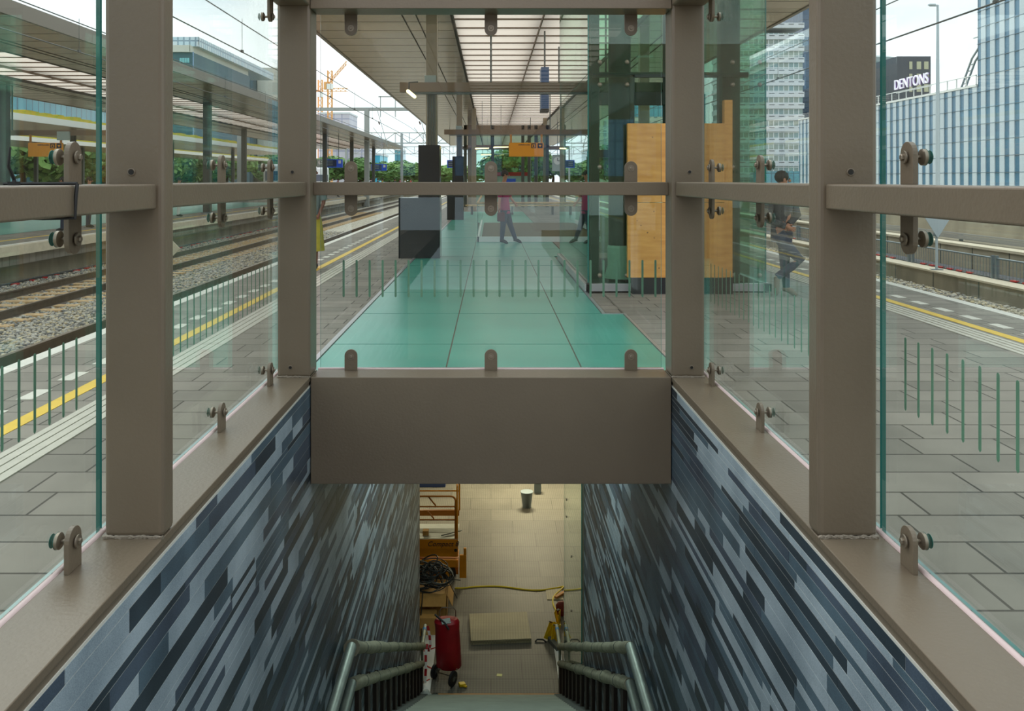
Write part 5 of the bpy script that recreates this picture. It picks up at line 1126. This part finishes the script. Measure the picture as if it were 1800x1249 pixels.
# ------------------------------------------------------------------ people
def person(base, J, shirt, legs, shoe, label, skin='skin_a', hair=True, sleeve=1, group=None, skirt=False, face=1, detail=True):
    """J: joint name -> offset (x, y, z) from base"""
    r = thing('person', base, label, 'person', group); B = Vector(base); g = {k: B+Vector(v) for k, v in J.items()}
    # body: one continuous skinned surface
    vs = []; es = []; rad = []
    def V(p, q, parent=None):
        vs.append(Vector(p)-B); rad.append(q)
        if parent is not None: es.append((parent, len(vs)-1))
        return len(vs)-1
    pel = V(g['pelvis'], .11); sp = V(g['pelvis'].lerp(g['chest'], .5), .115, pel); ch = V(g['chest'], .125, sp); nk = V(g['neck'], .055, ch)
    hd_ = g['head']; j1 = V(hd_-Vector((0, 0, .075)), .058, nk); j2 = V(hd_, .088, j1); V(hd_+Vector((0, 0, .085)), .06, j2)
    fx = Vector((face, 0, 0)); 
    for s in ('L', 'R'):
        a = V(g['sh'+s], .058, ch); b = V(g['el'+s], .042, a); c = V(g['ha'+s], .027, b)
        d = (g['ha'+s]-g['el'+s]).normalized(); pm = V(g['ha'+s]+d*.07, .028, c)
        if detail:
            sd = d.cross(Vector((0, 1, 0))); sd = sd.normalized() if sd.length > .1 else Vector((1, 0, 0))
            for q, (off, ln) in enumerate(((-.027, .065), (-.009, .078), (.009, .072), (.027, .055))):
                k1 = V(g['ha'+s]+d*(.10)+sd*off, .009, pm); V(g['ha'+s]+d*(.10+ln*.6)+sd*off*1.1+Vector((0, .015, 0)), .008, k1)
            k1 = V(g['ha'+s]+d*.04+sd*.035, .010, c); V(g['ha'+s]+d*.075+sd*.055, .009, k1)
        h = V(g['hip'+s], .08, pel); k_ = V(g['kn'+s], .055, h); an = V(g['an'+s], .037, k_); V(g['to'+s], .03, an)
    me = bpy.data.meshes.new('body'); me.from_pydata([tuple(v) for v in vs], es, []); me.materials.append(M[skin])
    o = bpy.data.objects.new('body', me); COL.objects.link(o); o.parent = r
    md = o.modifiers.new('skin', 'SKIN'); md.use_smooth_shade = True
    for i, q in enumerate(rad): me.skin_vertices[0].data[i].radius = (q, q)
    me.skin_vertices[0].data[0].use_root = True
    sb = o.modifiers.new('sub', 'SUBSURF'); sb.levels = 1; sb.render_levels = 1
    # clothes
    mb = MB(); shL, shR = g['shL'], g['shR']; ax = (shR-shL); ax.z = 0; hw = max(ax.length/2, .12); ax.normalize(); px_ = Vector((-ax.y, ax.x, 0))
    def ring(c, rx, ry, n=14): return [c+ax*rx*math.cos(2*math.pi*j/n)+px_*ry*math.sin(2*math.pi*j/n) for j in range(n)]
    def loftr(m_, rings):
        n = len(rings[0]); v_ = [p for q in rings for p in q]; f_ = []
        for i in range(len(rings)-1):
            for j in range(n): f_.append((i*n+j, i*n+(j+1) % n, (i+1)*n+(j+1) % n, (i+1)*n+j))
        f_.append(tuple(range(n))); f_.append(tuple((len(rings)-1)*n+j for j in range(n))); m_.add(v_, f_)
    p0, p1 = g['pelvis'], g['chest']
    loftr(mb, [ring(p0-Vector((0, 0, .06)), .175, .125), ring(p0+Vector((0, 0, .04)), .17, .12), ring(p0.lerp(p1, .5), .165, .115), ring(p1-Vector((0, 0, .05)), hw*.98, .13), ring(p1+Vector((0, 0, .08)), hw*1.0, .125), ring(g['neck']-Vector((0, 0, .05)), hw*.62, .09), ring(g['neck']+Vector((0, 0, .005)), .068, .066)])
    for s in ('L', 'R'):
        a, b, c = g['sh'+s], g['el'+s], g['ha'+s]
        if sleeve == 1: mb.tube([a+Vector((0, 0, .01)), a.lerp(b, .5), b, b.lerp(c, .5), c], [.075, .064, .058, .048, .042], 10)
        else: mb.tube([a+Vector((0, 0, .01)), a.lerp(b, .5), a.lerp(b, .9)], [.075, .066, .06], 10)
    sh_o = build('shirt' if sleeve == 0 else 'jacket', mb, shirt, r, smooth=True)
    mb = MB()
    if skirt: loftr(mb, [ring(p0+Vector((0, 0, .05)), .17, .13), ring(p0-Vector((0, 0, .25)), .21, .17), ring(p0-Vector((0, 0, .62)), .24, .2)]); build('skirt', mb, legs, r, smooth=True)
    else:
        loftr(mb, [ring(p0-Vector((0, 0, .10)), .165, .12), ring(p0+Vector((0, 0, .02)), .172, .122), ring(p0+Vector((0, 0, .05)), .165, .118)])
        for s in ('L', 'R'):
            a, b, c = g['hip'+s], g['kn'+s], g['an'+s]; mb.tube([a+Vector((0, 0, .06)), a.lerp(b, .4), b, b.lerp(c, .4), c], [.10, .093, .068, .062, .05], 12)
        build('trousers', mb, legs, r, smooth=True)
    for s in ('L', 'R'):
        a, t_ = g['an'+s], g['to'+s]; d = t_-a; h_ = d.copy(); h_.z = 0; h_ = h_.normalized() if h_.length > .02 else fx
        build('shoe', MB().tube([a-h_*.05-Vector((0, 0, .02)), a+Vector((0, 0, -.02)), a.lerp(t_, .55), t_, t_+(t_-a).normalized()*.05], [.035, .045, .043, .038, .018], 10), shoe, r, smooth=True)
    if hair:
        build('hair', MB().ball(hd_+Vector((-face*.018, 0, .035)), .1, 12, sc3=(1.03, .92, .95)), 'hair', r, smooth=True)
    fmb = MB(); fmb.ball(hd_+Vector((face*.098, 0, -.02)), .016, 8, sc3=(1.3, .8, 1.5)); build('nose', fmb, skin, r, smooth=True)
    for k in (-1, 1):
        build('ear', MB().ball(hd_+Vector((-face*.005, k*.088, -.012)), .026, 8, sc3=(.7, .4, 1.2)), skin, r, smooth=True)
        build('eye', MB().ball(hd_+Vector((face*.084, k*.034, .008)), .01, 8), 'rubber', r, smooth=True)
    build('mouth', MB().box(hd_.x+face*.078, hd_.x+face*.092, hd_.y-.022, hd_.y+.022, hd_.z-.062, hd_.z-.055), 'brown_red', r)
    return r
M['jacket_dk'] = mat('charcoal_jacket', (62, 62, 64), .8, noise=.1); M['jeans'] = mat('dark_jeans', (48, 56, 76), .85, noise=.12); M['pink'] = mat('magenta_shirt', (158, 44, 92), .8)
M['shoe_b'] = mat('brown_shoe', (112, 90, 72), .6); M['shoe_k'] = mat('black_shoe', (30, 28, 32), .6); M['tee'] = mat('grey_green_tee', (112, 126, 124), .85); M['skirt_y'] = mat('mustard_cloth', (176, 164, 60), .85, noise=.12); M['navy'] = mat('navy_cloth', (44, 52, 72), .85); M['white_c'] = mat('white_cloth', (214, 214, 210), .8); M['red_c'] = mat('red_cloth', (170, 60, 60), .8); M['trouser_red'] = mat('maroon_bag', (84, 24, 34), .7)
# man leaning beside the lift shaft
B = Vector(((1376-863)/F*11.9, 11.9, 0)); Y0 = 11.9
def q(px, py, dy=0): v = pt(px, py, Y0); return (v.x-B.x, dy, v.z)
def qs(px, py, Yp, Bp, dy=0): v = pt(px, py, Yp); return (v.x-Bp.x, dy, v.z)
J = dict(pelvis=q(1374, 412), chest=q(1373, 360), neck=q(1371, 336), head=q(1376, 315), shL=q(1351, 348, -.08), shR=q(1394, 348, .08), elL=q(1342, 385, -.16), elR=q(1402, 378, .02), haL=q(1370, 396, -.26), haR=q(1380, 394, -.14),
         hipL=q(1364, 416, -.07), hipR=q(1382, 416, .05), knR=q(1380, 462, .02), anR=q(1383, 505, .02), toR=(q(1394, 515, -.02)), knL=q(1402, 456, -.10), anL=q(1364, 486, -.04), toL=q(1362, 512, -.06))
person(B, J, 'jacket_dk', 'jeans', 'shoe_b', 'person in charcoal jacket and dark jeans leaning beside the glass lift shaft, one leg crossed')
# person in magenta shirt
Yp = 21.7; B2 = Vector(((890-863)/F*Yp, Yp, 0))
def q2(px, py, dy=0): return qs(px, py+2, Yp, B2, dy)
J = dict(pelvis=q2(888, 369), chest=q2(886, 334), neck=q2(886, 318), head=q2(888, 305), shL=q2(882, 325, -.16), shR=q2(891, 325, .16), elL=q2(878, 347, -.2), elR=q2(897, 345, .2), haL=q2(877, 370, -.2), haR=q2(904, 354, .16),
         hipL=q2(886, 371, -.08), hipR=q2(890, 371, .08), knL=q2(884, 396, -.08), anL=q2(882, 419, -.08), toL=q2(890, 423.5, -.08), knR=q2(898, 396, .08), anR=q2(906, 418, .08), toR=q2(914, 423, .08))
person(B2, J, 'pink', 'navy', 'shoe_k', 'person in magenta shirt and dark trousers standing at the glass balustrade', sleeve=0)
hb = thing('shoulder_bag', Vector(B2)+Vector(q2(880, 376, -.27)), 'dark red bag held by the person in the magenta shirt', 'bag')
bp = Vector(hb.location); build('bag_body', MB().box(bp.x-.09, bp.x+.10, bp.y-.05, bp.y+.05, bp.z-.15, bp.z+.08), 'trouser_red', hb, bevel=.02); build('bag_strap', MB().tube([bp+Vector((-.07, 0, .07)), bp+Vector((-.04, 0, .17)), bp+Vector((.02, 0, .17)), bp+Vector((.06, 0, .07))], .008, 6), 'trouser_red', hb)
# person at left edge of the front glass
Yq = 15.6; B3 = Vector(((547-863)/F*Yq, Yq, 0))
def q3(px, py, dy=0): return qs(px, py, Yq, B3, dy)
J = dict(pelvis=q3(548, 382), chest=q3(548, 334), neck=q3(548, 318), head=q3(548, 302), shL=q3(532, 325, -.05), shR=q3(563, 325, .05), elL=q3(528, 352, -.08), elR=q3(569, 355, .02), haL=q3(534, 372, -.18), haR=q3(564, 374, -.12),
         hipL=q3(541, 384), hipR=q3(555, 384), knL=q3(541, 426), knR=q3(555, 426), anL=q3(541, 464), anR=q3(555, 464), toL=q3(538, 468, -.12), toR=q3(557, 468, -.12))
person(B3, J, 'tee', 'skirt_y', 'shoe_k', 'person in grey green top and mustard skirt, half hidden behind the left corner post', skin='skin_b', sleeve=0, skirt=True)
# small background people
def stander(x, y, shirt, legs, label, grp=None, face=1, skin='skin_a', h=1.0, sleeve=1):
    J = {k: tuple(c*h for c in v) for k, v in dict(pelvis=(0, 0, .95), chest=(0, 0, 1.3), neck=(.01, 0, 1.47), head=(.03*face, 0, 1.62), shL=(0, -.19, 1.41), shR=(0, .19, 1.41), elL=(-.03, -.24, 1.13), elR=(.0, .24, 1.13), haL=(.08*face, -.24, .9), haR=(.12*face, .22, .93),
         hipL=(0, -.09, .9), hipR=(0, .09, .9), knL=(.03, -.1, .5), knR=(-.02, .1, .5), anL=(.0, -.1, .08), anR=(-.05, .1, .08), toL=(.14*face, -.1, .035), toR=(.09*face, .1, .035)).items()}
    return person((x, y, 0), J, shirt, legs, 'shoe_k', label, skin=skin, group=grp, face=face, sleeve=sleeve, detail=True)
stander(-14.0, 37.5, 'white_c', 'white_c', 'person in white on the neighbouring platform, seen right of the near left post')
stander(-13.8, 27.0, 'navy', 'navy', 'person in navy on the neighbouring platform, left of the rail bracket', face=-1)
stander(-13.9, 28.9, 'white_c', 'jeans', 'person in a white top on the neighbouring platform, right of the rail bracket')
far = [(594, 80, 'red_c', 'person in red, leftmost of the waiting crowd on the neighbouring platform'), (606, 84, 'navy', 'person in navy in the waiting crowd, beside the person in red'), (640, 88, 'tee', 'person in grey green in the middle of the waiting crowd'),
       (652, 92, 'navy', 'person in navy right of the grey green one in the crowd'), (664, 90, 'jacket_dk', 'person in charcoal behind the farther departure board'), (672, 94, 'skirt_y', 'person in a mustard top in the waiting crowd'),
       (694, 98, 'navy', 'person in navy by the far canopy post'), (703, 98, 'pink', 'person in magenta near the far end of the neighbouring platform'), (712, 104, 'white_c', 'person in white near the far end of the neighbouring platform'), (722, 104, 'red_c', 'person in red, rightmost of the waiting crowd')]
for px, Y, cl, lb in far: stander((px-863)/F*Y, Y, cl, 'navy', lb, 'waiting crowd on the neighbouring platform')
# train of carriages far left at platform
tr_ = thing('train', (-25, 110, 0), 'white train standing beyond the neighbouring platform', 'train')
build('car_body', MB().box(-26.2, -23.6, 96, 122, .1, 3.4), 'white', tr_, bevel=.3); build('window_band', MB().box(-23.6, -23.56, 97, 121, 1.4, 2.3).box(-25.9, -23.9, 95.93, 96.0, 1.5, 2.6), 'blue_dark', tr_)
